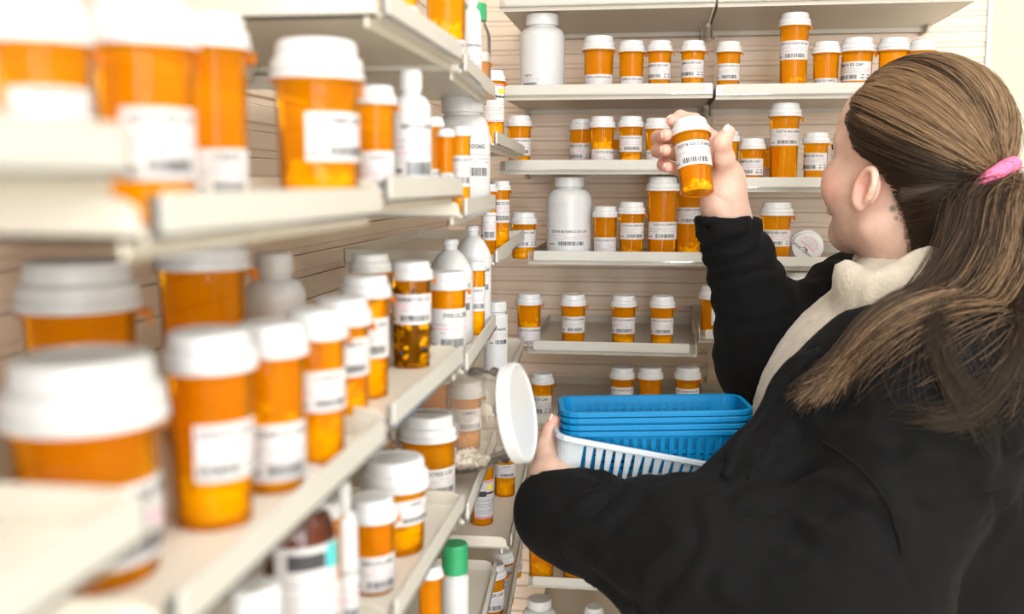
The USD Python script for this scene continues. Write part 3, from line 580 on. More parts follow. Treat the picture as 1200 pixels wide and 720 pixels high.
# ------------------------------------------------------------------ the clear jar lying on the third shelf
M['hand_skin'] = None
def frame_from_axis(a, up):
    a = a / np.linalg.norm(a); x = np.cross(up, a); x /= np.linalg.norm(x); return np.stack([x, np.cross(a, x), a], 1)
lidc = at(614, 483, 0.97)
vdir = (lidc - CP) / np.linalg.norm(lidc - CP)
aj = .265 * -vdir + .955 * (math.cos(.13) * CR + math.sin(.13) * CU); aj /= np.linalg.norm(aj)
RJ = frame_from_axis(aj, np.array([0, 0, 1.0])); RAD = 119 * depth_of(lidc) / FPX / 2
jl = .155
jar = xform('clear_jar', lidc - aj * jl, R=RJ); tag(jar, 'clear plastic jar of pale tablets lying on its side, white lid towards the aisle', 'jar', 'clear jars')
b = RAD
part('body', lathe([(0, .004), (b * .7, .003), (b * .95, 0), (b * 1.06, .006), (b * 1.08, .014), (b * 1.08, jl * .50), (b * 1.05, jl * .53), (b * 1.08, jl * .56), (b * 1.07, jl * .62), (b * .99, jl * .75), (b * .92, jl * .80), (b * .91, jl * .82), (b * .96, jl * .845), (b * .91, jl * .865), (b * .88, jl * .90), (b * .88, jl * .97), (0, jl * .97)], 72), M['jar'], jar, 50)
lc = lathe([(0, jl * .915), (b - .001, jl * .915), (b, jl * .92), (b, jl - .003), (b - .0012, jl - .0008), (b - .003, jl), (b * .90, jl), (b * .885, jl - .0012), (b * .5, jl - .0014), (0, jl - .0014)], 120)
v = lc.vertices; th = np.arctan2(v[:, 1], v[:, 0]); on = (np.hypot(v[:, 0], v[:, 1]) > b - .0005); v[on, :2] *= (1 - .008 * (np.arange(len(v)) % 2))[on, None]
part('lid', lc, M['white'], jar, 30)
R = np.random.default_rng(4); dn = RJ.T @ np.array([0, 0, -1.0]); tb = []
disc = trimesh.creation.cylinder(radius=.0036, height=.0028, sections=8)
for i in range(480):
    for _ in range(60):
        p = np.array([*(R.uniform(-1, 1, 2) * b * .98), R.uniform(.012, jl * .70)])
        if np.hypot(p[0], p[1]) < b * 1.0 - .004 and p @ dn > b * .42: break
    else: continue
    m = disc.copy(); m.apply_transform(trimesh.transformations.random_rotation_matrix(R.random(3))); m.apply_translation(p); tb.append(m)
part('tablets', cat_(tb), M['pill_white'], jar, 30, kind='stuff')

# a clear upright jar at the top edge
xq, yq, Wq = settle(553, 592, -4, 'A3', None, 1.125)
zq = SHELVES['A3'][0][2] + .0022; Hq = at(572, -2, 1.1)[2] - zq
jq = xform('clear_jar', (xq, yq, zq)); tag(jq, 'clear jar standing upright at the top edge, end of the upper left shelf', 'jar', 'clear jars')
rq = Wq / 2
part('body', lathe([(0, .002), (rq * .85, .001), (rq * .95, 0), (rq, .006), (rq, Hq * .62), (rq * .93, Hq * .70), (rq * .72, Hq * .78), (rq * .68, Hq * .80), (rq * .68, Hq * .9), (0, Hq * .9)], 40), M['jar'], jq, 50)
part('lid', lathe([(0, Hq * .82), (rq * .76, Hq * .82), (rq * .76, Hq - .001), (rq * .74, Hq), (0, Hq)], 40), M['green'], jq, 40)

# ------------------------------------------------------------------ baskets
def rrect(L, Wd, r, s):
    """Point and outward normal at arc length s of a rounded rectangle (centred)."""
    seg = [L - 2 * r, math.pi * r / 2, Wd - 2 * r, math.pi * r / 2] * 2
    s = np.asarray(s) % sum(seg); P = np.zeros((len(s), 2)); N = np.zeros((len(s), 2))
    cor = [(L / 2 - r, -Wd / 2 + r), (L / 2 - r, Wd / 2 - r), (-L / 2 + r, Wd / 2 - r), (-L / 2 + r, -Wd / 2 + r)]
    st = [(-L / 2 + r, -Wd / 2), (L / 2, -Wd / 2 + r), (L / 2 - r, Wd / 2), (-L / 2, Wd / 2 - r)]
    dr = [(1, 0), (0, 1), (-1, 0), (0, -1)]; nn = [(0, -1), (1, 0), (0, 1), (-1, 0)]; a0 = [-math.pi / 2, 0, math.pi / 2, math.pi]; o = 0
    for i in range(4):
        m = (s >= o) & (s <= o + seg[2 * i]); u = s[m] - o
        P[m] = np.array(st[i]) + u[:, None] * np.array(dr[i]); N[m] = nn[i]; o += seg[2 * i]
        m = (s > o) & (s <= o + seg[2 * i + 1]); a = a0[i] + (s[m] - o) / r
        P[m] = np.array(cor[i]) + r * np.stack([np.cos(a), np.sin(a)], 1); N[m] = np.stack([np.cos(a), np.sin(a)], 1); o += seg[2 * i + 1]
    return P, N, sum(seg)
def basket(label, c, Rm, L, Wd, H, taper, mat_, slot, group=None):
    """Open tapered basket, rim up, centred on the rim; slot: (pitch, half width top, half width bottom, z top, z bottom)."""
    from shapely.geometry import Polygon, box as sbox
    from shapely import union_all
    r = .016; t = .0014
    per = rrect(L, Wd, r, np.array([0.0]))[2]
    holes = []
    pit, wt, wbm, zt, zb = slot
    spans = [(0, L - 2 * r), (L - 2 * r + math.pi * r / 2, L - 2 * r + math.pi * r / 2 + Wd - 2 * r)]
    half = L + Wd - 4 * r + math.pi * r
    for off in (0, half):
        for a, b_ in spans:
            n = int((b_ - a - .012) / pit); s0 = off + (a + b_) / 2 - (n - 1) * pit / 2
            for i in range(n):
                x = s0 + i * pit
                holes.append(Polygon([(x - wt, -zt), (x + wt, -zt), (x + wbm, -zb), (x - wbm, -zb)]).buffer(.0006, quad_segs=2))
    hol = union_all(holes); cols = []
    edges = np.unique(np.concatenate([np.linspace(off + a, off + b_, 5) for off in (0, half) for a, b_ in spans] + [np.linspace(off + a, off + a + math.pi * r / 2, 7) for off in (0, half) for a in (L - 2 * r, half - math.pi * r / 2)]).round(6))
    for a, b_ in zip(edges[:-1], edges[1:]):
        if b_ - a < 1e-5: continue
        g = sbox(a, -H, b_, 0).difference(hol)
        for q in getattr(g, 'geoms', [g]):
            if q.area > 1e-9: cols.append(trimesh.creation.extrude_polygon(q, t, engine='earcut'))
    m = cat_(cols); v = m.vertices
    P, N, _ = rrect(L, Wd, r, v[:, 0]); k = 1 + v[:, 1] / H * taper
    kk = np.stack([1 - (1 - k) * Wd / L * 1.0, k], 1)
    xy = P * kk - N * v[:, 2:3]
    x = xform('storage_basket', c, R=Rm); tag(x, label, 'storage basket', group)
    mm = trimesh.Trimesh(np.column_stack([xy, v[:, 1]]), m.faces, process=False)
    if mm.volume < 0: mm.invert()
    part('side_wall', mm, mat_, x)
    s = np.linspace(0, per, 73)[:-1]; P, N, _ = rrect(L, Wd, r, s)
    prof = np.array([(-.0016, .0004), (.0034, .0004), (.0040, -.0004), (.0040, -.0048), (.0030, -.0048), (.0030, -.0012), (-.0016, -.0012)])
    V = (np.column_stack([P, np.zeros(len(P))])[:, None] + np.column_stack([N, np.zeros(len(P))])[:, None] * prof[None, :, :1] + np.array([0, 0, 1.0]) * prof[None, :, 1:]).reshape(-1, 3)
    n, kq = len(s), len(prof); i, j = np.meshgrid(np.arange(n), np.arange(kq), indexing='ij')
    q = np.stack([i * kq + j, ((i + 1) % n) * kq + j, ((i + 1) % n) * kq + (j + 1) % kq, i * kq + (j + 1) % kq], -1).reshape(-1, 4)
    rm = trimesh.Trimesh(V, np.vstack([q[:, [0, 1, 2]], q[:, [0, 2, 3]]]), process=False)
    if rm.volume < 0: rm.invert()
    part('rim', rm, mat_, x)
    kb = 1 - taper
    Pb = rrect(L, Wd, r, np.linspace(0, per, 60)[:-1])[0] * np.array([1 - taper * Wd / L, kb])
    bs = trimesh.creation.extrude_polygon(Polygon(Pb), .0014, engine='earcut'); bs.apply_translation((0, 0, -H - .0007)); part('base', bs, mat_, x)
    return x
M['blue'] = plain('blue_basket', (0.001, 0.175, 0.40), 0.45, 0.03, specular_ior_level=.2)
M['white_basket'] = plain('white_basket', (0.47, 0.51, 0.55), 0.4, 0.02)
nl, nr = at(661, 484, 1.12), at(882, 481, 1.15)
fl = at(658, 466, 1.20)
ex = nr - nl; Lb = np.linalg.norm(ex); ex /= Lb
ey0 = fl - nl; ey = ey0 - ex * (ey0 @ ex); Wb = max(.085, min(np.linalg.norm(ey), .11)); ey /= np.linalg.norm(ey); ez = np.cross(ex, ey)
RB = np.stack([ex, ey, ez], 1); cb = (nl + nr) / 2 + ey * Wb / 2
for k, dz in enumerate((0, .0068, .0150, .0222)):
    basket(['topmost blue slotted basket of the nested stack held by the woman', 'second blue basket from the top of the held stack', 'third blue basket from the top of the held stack', 'lowest blue basket of the held stack, its slots showing pale'][k],
           cb - ez * dz, RB, Lb, Wb, .050, .14, M['blue'], (.0105, .0021, .0020, .010, .045), 'nested baskets in the arm')
wl0, wr0 = at(655, 510, 1.105), at(868, 549, 1.14)
ex = wr0 - wl0; Lw = np.linalg.norm(ex); ex /= Lw; ey2 = RB[:, 1] - ex * (RB[:, 1] @ ex); ey2 /= np.linalg.norm(ey2)
RW = np.stack([ex, ey2, np.cross(ex, ey2)], 1); Ww = Wb + .022
basket('white basket with tapering slots, tilted beneath the blue baskets', (wl0 + wr0) / 2 + ey2 * Ww / 2, RW, Lw, Ww, .058, .14, M['white_basket'], (.0113, .0010, .0034, .008, .052), 'nested baskets in the arm')

# ------------------------------------------------------------------ the woman: shapes are smooth unions sampled on a grid and meshed by surface nets
def relax(m, n, lam=.5, mu=-.52):
    from scipy.sparse import coo_matrix
    f = m.faces; N = len(m.vertices); r = np.concatenate([f[:, 0], f[:, 1], f[:, 2]]); c = np.concatenate([f[:, 1], f[:, 2], f[:, 0]])
    A = coo_matrix((np.ones(2 * len(r)), (np.concatenate([r, c]), np.concatenate([c, r]))), shape=(N, N)).tocsr(); A.data[:] = 1
    A.data /= np.repeat(np.diff(A.indptr), np.diff(A.indptr)); v = np.asarray(m.vertices).copy()
    for i in range(n):
        for k in (lam, mu): v = v + k * (A @ v - v)
    return v
class Field:
    def __init__(s, lo, hi, h):
        s.lo = np.asarray(lo, float); s.h = h; s.n = np.ceil((np.asarray(hi) - s.lo) / h).astype(int) + 1
        s.d = np.full(s.n, 1.0, np.float32)
    def block(s, lo, hi):
        a = np.clip(np.floor((np.asarray(lo) - s.lo) / s.h).astype(int), 0, s.n); b = np.clip(np.ceil((np.asarray(hi) - s.lo) / s.h).astype(int) + 1, 0, s.n)
        sl = tuple(slice(i, j) for i, j in zip(a, b))
        X = np.stack(np.meshgrid(*[s.lo[i] + s.h * np.arange(a[i], b[i]) for i in range(3)], indexing='ij'), -1)
        return sl, X
    def put(s, fn, lo, hi, k=0.0, op='add'):
        m = max(k, .012) + 3 * s.h
        sl, X = s.block(np.asarray(lo) - m, np.asarray(hi) + m)
        if X.size == 0: return
        b = fn(X).astype(np.float32); a = s.d[sl]
        if op == 'add': h = np.maximum(k - np.abs(a - b), 0) / max(k, 1e-6); s.d[sl] = np.minimum(a, b) - h * h * k * .25
        elif op == 'cut': b = -b; h = np.maximum(k - np.abs(a - b), 0) / max(k, 1e-6); s.d[sl] = np.maximum(a, b) + h * h * k * .25
    def cone(s, p, q, r1, r2, k=0.0, op='add'):
        p, q = np.asarray(p, float), np.asarray(q, float); d = q - p; L2 = max(d @ d, 1e-12)
        def fn(X):
            t = np.clip(((X - p) @ d) / L2, 0, 1); return np.linalg.norm(X - p - t[..., None] * d, axis=-1) - (r1 + (r2 - r1) * t)
        s.put(fn, np.minimum(p - r1, q - r2), np.maximum(p + r1, q + r2), k, op)
    def chain(s, pts, rs, k=0.0, op='add'):
        for i in range(len(pts) - 1): s.cone(pts[i], pts[i + 1], rs[i], rs[i + 1], k, op)
    def ell(s, c, semi, R=None, k=0.0, op='add'):
        c, semi = np.asarray(c, float), np.asarray(semi, float); R = np.eye(3) if R is None else R
        def fn(X):
            q = (X - c) @ R; a = np.linalg.norm(q / semi, axis=-1); b = np.linalg.norm(q / semi ** 2, axis=-1); return a * (a - 1) / np.maximum(b, 1e-6)
        e = np.abs(R) @ semi; s.put(fn, c - e, c + e, k, op)
    def sample(s, P):
        from scipy.ndimage import map_coordinates
        return map_coordinates(s.d, ((np.asarray(P) - s.lo) / s.h).T, order=1, mode='nearest')
    def grad(s, P, e=.004):
        g = np.stack([s.sample(P + np.eye(3)[i] * e) - s.sample(P - np.eye(3)[i] * e) for i in range(3)], 1); return g / (np.linalg.norm(g, axis=1, keepdims=True) + 1e-9)
    def hit(s, px, py, far=2.2):
        d = at(px, py, 1.0) - CP; t = np.arange(.5, far, .002); v = s.sample(CP + t[:, None] * d); i = np.nonzero(v < 0)[0]
        return None if not len(i) else CP + t[i[0]] * d
    def mesh(s, smooth=2):
        D = s.d.copy()
        for a_ in range(3):
            for e_ in (0, -1): D[tuple(e_ if i == a_ else slice(None) for i in range(3))] = np.maximum(D[tuple(e_ if i == a_ else slice(None) for i in range(3))], s.h * .3)
        ins = D < 0
        c = [ins[i:D.shape[0] - 1 + i, j:D.shape[1] - 1 + j, k:D.shape[2] - 1 + k] for i in (0, 1) for j in (0, 1) for k in (0, 1)]
        cnt = sum(x.astype(np.int8) for x in c); act = (cnt > 0) & (cnt < 8); I = np.argwhere(act)
        idx = np.full(act.shape, -1, np.int64); idx[act] = np.arange(len(I))
        acc = np.zeros((len(I), 3)); num = np.zeros(len(I))
        cor = np.array([(i, j, k) for i in (0, 1) for j in (0, 1) for k in (0, 1)])
        val = np.stack([D[I[:, 0] + o[0], I[:, 1] + o[1], I[:, 2] + o[2]] for o in cor], 1)
        for a in range(8):
            for b in range(a + 1, 8):
                if np.abs(cor[a] - cor[b]).sum() != 1: continue
                va, vb = val[:, a], val[:, b]; m = (va < 0) != (vb < 0); t = np.where(m, va / np.where(m, va - vb, 1), 0)
                acc += m[:, None] * (cor[a] + t[:, None] * (cor[b] - cor[a])); num += m
        V = s.lo + s.h * (I + acc / num[:, None]); F = []
        for ax in range(3):
            o1, o2 = [(1, 2), (2, 0), (0, 1)][ax]
            A = np.take(ins, range(0, D.shape[ax] - 1), ax); B = np.take(ins, range(1, D.shape[ax]), ax); E = np.argwhere(A != B)
            ok = (E[:, o1] > 0) & (E[:, o2] > 0) & (E[:, o1] < D.shape[o1] - 1) & (E[:, o2] < D.shape[o2] - 1); E = E[ok]
            u, w = np.eye(3, dtype=int)[o1], np.eye(3, dtype=int)[o2]
            q = np.stack([idx[tuple((E - u - w).T)], idx[tuple((E - w).T)], idx[tuple(E.T)], idx[tuple((E - u).T)]], 1)
            fl = ~A[tuple(E.T)]; q[fl] = q[fl][:, ::-1]; F.append(q)
        q = np.vstack(F); m = trimesh.Trimesh(V, np.vstack([q[:, [0, 1, 2]], q[:, [0, 2, 3]]]), process=False)
        if smooth: m.vertices = relax(m, smooth * 2)
        return m
def displace(m, amt):
    m.vertices = m.vertices + m.vertex_normals * np.asarray(amt)[:, None]; return m

# head frame
HY, HP = math.radians(49), math.radians(13)
f0 = np.array([-math.cos(HY), math.sin(HY), 0]); hl = np.array([-math.sin(HY), -math.cos(HY), 0]); up = np.array([0, 0, 1.0])
hf = math.cos(HP) * f0 + math.sin(HP) * up; hu = -math.sin(HP) * f0 + math.cos(HP) * up
RH = np.stack([hf, hl, hu], 1)
EAR = np.array([-.004, .0735, -.020])
HO = at(1018, 222, 1.20) - RH @ EAR
def hd(f, l, u): return HO + RH @ np.array([f, l, u])
neck_base = at(1066, 335, 1.25)
shR, shL = at(1008, 362, 1.41), at(1100, 462, 1.07)
elR, wrR = at(905, 420, 1.36), at(843, 236, 1.285)
elL, wrL = at(985, 708, 1.0), at(656, 602, 1.09)

# --- skin: head and neck
F = Field(HO - .2, HO + .17, .0023)
F.ell(hd(-.006, 0, .036), (.089, .0745, .086), RH)
F.ell(hd(.026, 0, -.026), (.066, .060, .074), RH, .03)
F.ell(hd(.050, 0, .045), (.044, .056, .050), RH, .03)
for sd in (1, -1):
    F.cone(hd(.060, sd * .012, -.092), hd(-.004, sd * .050, -.064), .016, .017, .03)
    F.ell(hd(.052, sd * .040, -.030), (.034, .024, .030), RH, .02)
    F.cone(hd(.080, sd * .012, .022), hd(.066, sd * .044, .020), .012, .010, .015)
    F.ell(hd(.097, sd * .031, .004), (.012, .016, .011), RH, .010, 'cut')
    F.ell(hd(.090, sd * .014, -.037), (.014, .009, .008), RH, .008)
F.ell(hd(.066, 0, -.094), (.018, .018, .014), RH, .02)
F.cone(hd(.090, 0, .012), hd(.112, 0, -.030), .008, .011, .014)
F.ell(hd(.088, 0, -.062), (.013, .024, .006), RH, .006)
F.ell(hd(.087, 0, -.071), (.012, .020, .006), RH, .005)
F.cone(hd(-.026, 0, -.05), neck_base, .050, .054, .03)
for sd in (1, -1):       # ear: helix ring, lobe, hollow
    e0 = np.array([-.006, sd * .0755, -.018])
    ring = [hd(*(e0 + np.array([.0135 * math.cos(a) - .0035 * math.sin(a), sd * (.003 + .009 * (0.5 - .5 * math.cos(a))), .0215 * math.sin(a)]))) for a in np.linspace(-1.2, 3.9, 14)]
    F.chain(ring, [.0037] * 14, .004)
    F.ell(hd(*(e0 + [-.002, 0, 0])), (.0125, .0055, .020), RH, .006)
    F.ell(hd(*(e0 + [.006, sd * .002, -.022])), (.0062, .0045, .0075), RH, .006)
    F.ell(hd(*(e0 + [.003, sd * .010, -.004])), (.0068, .0075, .0095), RH, .004, 'cut')
    F.cone(hd(*(e0 + [.011, sd * .002, -.005])), hd(*(e0 + [.010, sd * .002, -.012])), .0045, .0036, .004)
head = F.mesh(2)
# --- skin: hands
def hand(lo, hi, wrist, palm, fingers, thumb, fore, h=.0016):
    """palm: list of metacarpal ends; fingers: (points from knuckle to tip, radii)."""
    G = Field(lo, hi, h); pc = np.mean(palm, 0)
    for m_ in palm: G.cone(wrist + (m_ - wrist) * .12, m_, .0155, .0105, .012)
    for i in range(len(palm) - 1): G.cone((palm[i] * .6 + wrist * .4), palm[i + 1], .012, .0105, .010)
    G.cone(fore, wrist, .027, .0235, .015)
    for p, r in fingers: G.chain(p, r, .0035)
    p, r = thumb; G.chain(p, r, .006); G.cone(p[0], wrist, r[0] * 1.15, .018, .014); G.cone(p[0], palm[0], r[0], .010, .012)
    return G
P_ = at
wR = P_(848, 226, 1.288)
palmR = [P_(838, 168, 1.312), P_(832, 179, 1.320), P_(831, 192, 1.320), P_(834, 205, 1.314)]
fR = [([palmR[0], P_(814, 141, 1.316), P_(797, 137, 1.296), P_(788, 142, 1.278)], [.0098, .0088, .0080, .0072]),
      ([palmR[1], P_(791, 160, 1.323), P_(771, 161, 1.294), P_(781, 158, 1.258)], [.0100, .0090, .0083, .0074]),
      ([palmR[2], P_(790, 180, 1.322), P_(770, 177, 1.296), P_(780, 176, 1.260)], [.0098, .0088, .0080, .0072]),
      ([palmR[3], P_(800, 201, 1.318), P_(777, 193, 1.296), P_(783, 196, 1.266)], [.0090, .0080, .0073, .0065])]
tR = ([P_(853, 208, 1.284), P_(849, 186, 1.262), P_(846, 167, 1.250), P_(854, 155, 1.252)], [.0150, .0118, .0100, .0080])
GR = hand(P_(790, 200, 1.29) - [.075, .09, .09], P_(840, 200, 1.29) + [.075, .08, .10], wR, palmR, fR, tR, wrR + (elR - wrR) * .22)
GR.cone(wrR + (elR - wrR) * .3, wR, .028, .024, .012)
handR = GR.mesh(2)
wL = P_(646, 566, 1.115)
palmL = [P_(660, 534, 1.165), P_(662, 544, 1.170), P_(662, 554, 1.168), P_(660, 564, 1.16)]
fL = [([palmL[0], P_(684, 570, 1.19), P_(706, 580, 1.19), P_(722, 582, 1.18)], [.0098, .0088, .0080, .0072]),
      ([palmL[1], P_(688, 576, 1.185), P_(710, 586, 1.18), P_(728, 588, 1.17)], [.0100, .0090, .0083, .0074]),
      ([palmL[2], P_(686, 582, 1.175), P_(708, 590, 1.17), P_(724, 592, 1.16)], [.0098, .0088, .0080, .0072]),
      ([palmL[3], P_(682, 588, 1.165), P_(700, 594, 1.16), P_(714, 596, 1.15)], [.0090, .0080, .0073, .0065])]
tL = ([P_(645, 538, 1.135), P_(641, 522, 1.14), P_(645, 506, 1.145), P_(650, 494, 1.15)], [.0130, .0108, .0092, .0078])
GL = hand(P_(640, 560, 1.12) - [.06, .09, .09], P_(730, 520, 1.12) + [.06, .09, .09], wL, palmL, fL, tL, wrL + (elL - wrL) * .15)
GL.cone(wrL + (elL - wrL) * .2, wL, .030, .025, .012)
handL = GL.mesh(2)
# --- body under the clothes (coarse): torso, arms, legs
floor_z = 0.0
hipc = at(1025, 800, 1.24); hipc[2] = .88
B = Field((-.15, .7, -.02), (.75, 1.75, 1.5), .012)
B.cone(neck_base + [0, 0, .03], neck_base - [0, 0, .06], .052, .075, .03)
T1, T2, T3 = at(1085, 430, 1.24), at(1060, 540, 1.24), at(1045, 650, 1.24)
B.ell(T1, (.10, .15, .11), None, .06); B.ell(T2, (.13, .16, .14), None, .06); B.ell(T3, (.15, .17, .17), None, .06); B.ell(hipc, (.15, .17, .14), None, .06)
B.chain([T1, shR, elR, wrR], [.07, .05, .042, .026], .03); B.chain([T1, shL, elL, wrL], [.07, .055, .045, .028], .03)
legs = []
for sd in (-1, 1):
    hp = hipc + [0, sd * .09, -.05]; kn = np.array([hipc[0] - .02, hipc[1] + sd * .10, .48]); an = np.array([hipc[0] + .03, hipc[1] + sd * .10, .09]); legs.append((hp, kn, an))
    B.chain([hp, kn, an], [.078, .052, .036], .03)
core = B.mesh(1)
skin_parts = [head, handR, handL, core]
body = None
try:
    import manifold3d as m3
    acc = None
    for q in skin_parts:
        w = m3.Manifold(m3.Mesh(np.asarray(q.vertices, np.float32), np.asarray(q.faces, np.uint32)))
        if w.status() != m3.Error.NoError or w.is_empty(): raise ValueError(str(w.status()))
        acc = w if acc is None else acc + w
    mm = acc.to_mesh(); body = trimesh.Trimesh(np.array(mm.vert_properties[:, :3]), np.array(mm.tri_verts), process=False)
except Exception as e:
    print('body union fell back:', e); body = cat_(skin_parts)
BV = np.asarray(body.vertices)
loc = (BV - HO) @ RH
def blob(c, r): return np.clip(1.5 - 1.5 * np.linalg.norm(loc - np.array(c), axis=1) / r, 0, 1)
tattoo = np.zeros(len(BV))
for c, r in (((-.034, .062, -.024), .0062), ((-.040, .060, -.032), .0050), ((-.030, .060, -.036), .0040), ((-.043, .055, -.042), .0028), ((-.036, .057, -.046), .0026), ((-.046, .053, -.052), .0020)):
    tattoo = np.maximum(tattoo, blob(c, r * 1.5))
flush = np.maximum.reduce([blob((.055, .045, -.03), .03), blob((0, .08, -.02), .03) * .9, .8 * blob((.095, 0, -.066), .022)])
tips = np.zeros(len(BV))
for fs, t_ in ((fR, tR), (fL, tL)):
    for p, r in fs + [t_]:
        tips = np.maximum(tips, np.clip(1.3 - np.linalg.norm(BV - p[-1], axis=1) / .020, 0, 1))
        tips = np.maximum(tips, .6 * np.clip(1.2 - np.linalg.norm(BV - p[-2], axis=1) / .012, 0, 1))
flush = np.maximum(flush, tips)
M['skin'] = mat('skin', {'a': ('attribute', {'attribute': 'flush'}), 'b': ('attribute', {'attribute': 'tattoo'}), 'tc': ('texture_coordinate', {}), 'n': ('noise_texture', {'scale': 60.0, 'detail': 4.0}),
    'r': ('rgb_ramp', {'ramp': [(.35, (.51, .32, .245)), (.65, (.57, .375, .30))]}), 'm1': ('mix', {'color2': (.78, .33, .27)}), 'm2': ('mix', {'color2': (.05, .06, .07)}),
    'n2': ('noise_texture', {'scale': 500.0, 'detail': 2.0}), 'bp': ('bump', {'strength': .12, 'distance': .001}),
    'p': ('principled_bsdf', {'roughness': .48, 'subsurface_weight': .25, 'subsurface_scale': .006, 'subsurface_radius': (1.0, .35, .2)})},
    [('tc.object', 'n.vector'), ('n.fac', 'r.fac'), ('r.color', 'm1.color1'), ('a.fac', 'm1.fac'), ('m1.color', 'm2.color1'), ('b.fac', 'm2.fac'), ('m2.color', 'p.base_color'), ('tc.object', 'n2.vector'), ('n2.fac', 'bp.height'), ('bp.normal', 'p.normal')])
woman = xform('person', (0, 0, 0)); tag(woman, 'person with brown ponytail and black jacket, looking at the vial in the raised hand', 'person')
bm = part('body', body, M['skin'], woman, True)
for nm, val in (('flush', flush * .75), ('tattoo', tattoo)):
    UsdGeom.PrimvarsAPI(bm).CreatePrimvar(nm, Sdf.ValueTypeNames.FloatArray, 'vertex').Set(Vt.FloatArray.FromNumpy(val.astype(np.float32)))
for sd in (1, -1):
    s_ = trimesh.creation.icosphere(3, .0118); s_.apply_translation(hd(.0795, sd * .031, .003)); part('eye', s_, M['white'], woman, True)
    br = tube(catmull([hd(.092, sd * .014, .026), hd(.088, sd * .030, .031), hd(.073, sd * .046, .028)], 6), [.002] * 13, 6); part('eyebrow', br, M['ink'], woman, True)
    ls = tube(catmull([hd(.090, sd * .022, .010), hd(.092, sd * .033, .012), hd(.082, sd * .044, .009)], 6), [.0012] * 13, 6); part('eyelash', ls, M['ink'], woman, True)
# finger nails
M['nail'] = plain('nail', (.85, .58, .52), .25)
def nails(fs, mesh_):
    for p, r in fs:
        a = (p[-1] - p[-2]) / np.linalg.norm(p[-1] - p[-2]); b_ = p[-2] - p[-3]; out = -(b_ - a * (b_ @ a)); n_ = np.linalg.norm(out)
        out = -out / n_ if n_ > 1e-6 else np.cross(a, [0, 0, 1.0])
        s_ = trimesh.creation.icosphere(2, 1.0); sd = np.cross(a, out); s_.vertices = s_.vertices * [.0058, .0042, .0014]
        s_.vertices = s_.vertices @ np.stack([a, sd, out], 1).T + p[-1] + out * (r[-1] - .0006) + a * .001; part('nail', s_, M['nail'], woman, True)
nails(fR + [tR], handR); nails(fL + [tL], handL)
# --- fleece
M['fleece'] = plain('cream_fleece', (.48, .42, .34), .95, .10, 60.0, .8, 260.0, sheen_weight=.3)
Q = Field((-.02, .9, .8), (.62, 1.5, 1.5), .006)
def torso(Q, g, k=.07):
    Q.cone(neck_base - [0, 0, .0], neck_base - [-.01, 0, .07], .060 + g, .10 + g, k)
    Q.ell(at(1080, 415, 1.24), (.135 + g, .165 + g, .085 + g), None, k)
    Q.ell(at(1058, 490, 1.24), (.172 + g, .175 + g, .12 + g), None, k)
    Q.ell(at(1050, 600, 1.24), (.166 + g, .18 + g, .15 + g), None, k)
    Q.ell(at(1022, 730, 1.24), (.165 + g, .18 + g, .16 + g), None, k)
torso(Q, 0.0)
col = [at(990, 318, 1.21), at(1010, 336, 1.17), at(1044, 332, 1.15), at(1084, 308, 1.165), at(1116, 298, 1.24), at(1090, 300, 1.31), at(1046, 304, 1.33), at(1010, 308, 1.29)]
colp = catmull(col, 6)
Q.chain(list(colp), [.0125] * len(colp), .012)
Q.chain([p + [.012, 0, -.022] for p in colp], [.0175] * len(colp), .02)
fle = Q.mesh(2)
fle = displace(fle, .0016 * (meshkit.fbm(fle.vertices * 120, 2, 3) - .5) * 2)
part('fleece', fle, M['fleece'], woman, True)
zp = at(989, 334, 1.195)
M['brass'] = plain('brass', (.60, .45, .18), .3, metallic=1.0)
part('zip_pull', cat_([tube([zp, zp + [-.001, -.004, -.012]], .0016, 8), trimesh.creation.icosphere(2, .0028).apply_translation(zp)]), M['brass'], woman, 40)
# --- jacket
J = Field((-.22, .72, .78), (.66, 1.62, 1.46), .0062)
torso(J, .016)
J.ell(at(1160, 440, 1.24), (.05, .16, .09), None, .08)
XC = at(1070, 500, 1.24)[0]
ztop, zbot = at(1000, 320, 1.24)[2], at(860, 600, 1.24)[2]
def front(X):
    w = np.interp(X[..., 2], [zbot - .3, zbot, ztop - .10, ztop + .05], [.03, .045, .11, .15])
    return np.maximum(np.abs(X[..., 1] - 1.24) - w, X[..., 0] - XC)
J.put(front, (-.2, .9, .78), (XC + .02, 1.5, 1.46), .012, 'cut')
J.cone(neck_base + [-.02, 0, .10], neck_base + [.0, 0, -.035], .10, .088, .02, 'cut')
J.chain([at(1065, 392, 1.32), shR, elR, wrR], [.070, .070, .064, .0325], .045)
J.cone(wrR + (wrR - elR) * .02, wrR + (elR - wrR) * .10, .0335, .034, .01)
J.chain([at(1090, 450, 1.15), shL, elL], [.075, .082, .086], .05)
elL2 = elL + (wrL - elL) * .45
J.chain([elL, elL2, wrL + (elL - wrL) * .05], [.088, .078, .050], .045)
J.chain([elL - [0, 0, .02], elL2 - [0, 0, .014]], [.085, .072], .04)
J.cone(wrL, wrL + (elL - wrL) * .12, .0520, .055, .012)
J.chain([at(1000, 400, 1.13), at(952, 470, 1.105), at(892, 556, 1.085), at(880, 640, 1.08)], [.020, .030, .036, .040], .05)
J.cone(wR + (wR - wrR) * 1.0, wrR + (elR - wrR) * .10, .029, .0285, .004, 'cut')
J.cone(at(640, 525, 1.13), at(652, 572, 1.11), .026, .030, .006, 'cut')
def inside(X):                                   # hollow the chest so that the fleece fills it
    q = (X - at(1045, 480, 1.2)) / np.array([.150, .186, .30]); return (np.linalg.norm(q, axis=-1) - 1) * .14
jk = J.mesh(2)
v = np.asarray(jk.vertices)
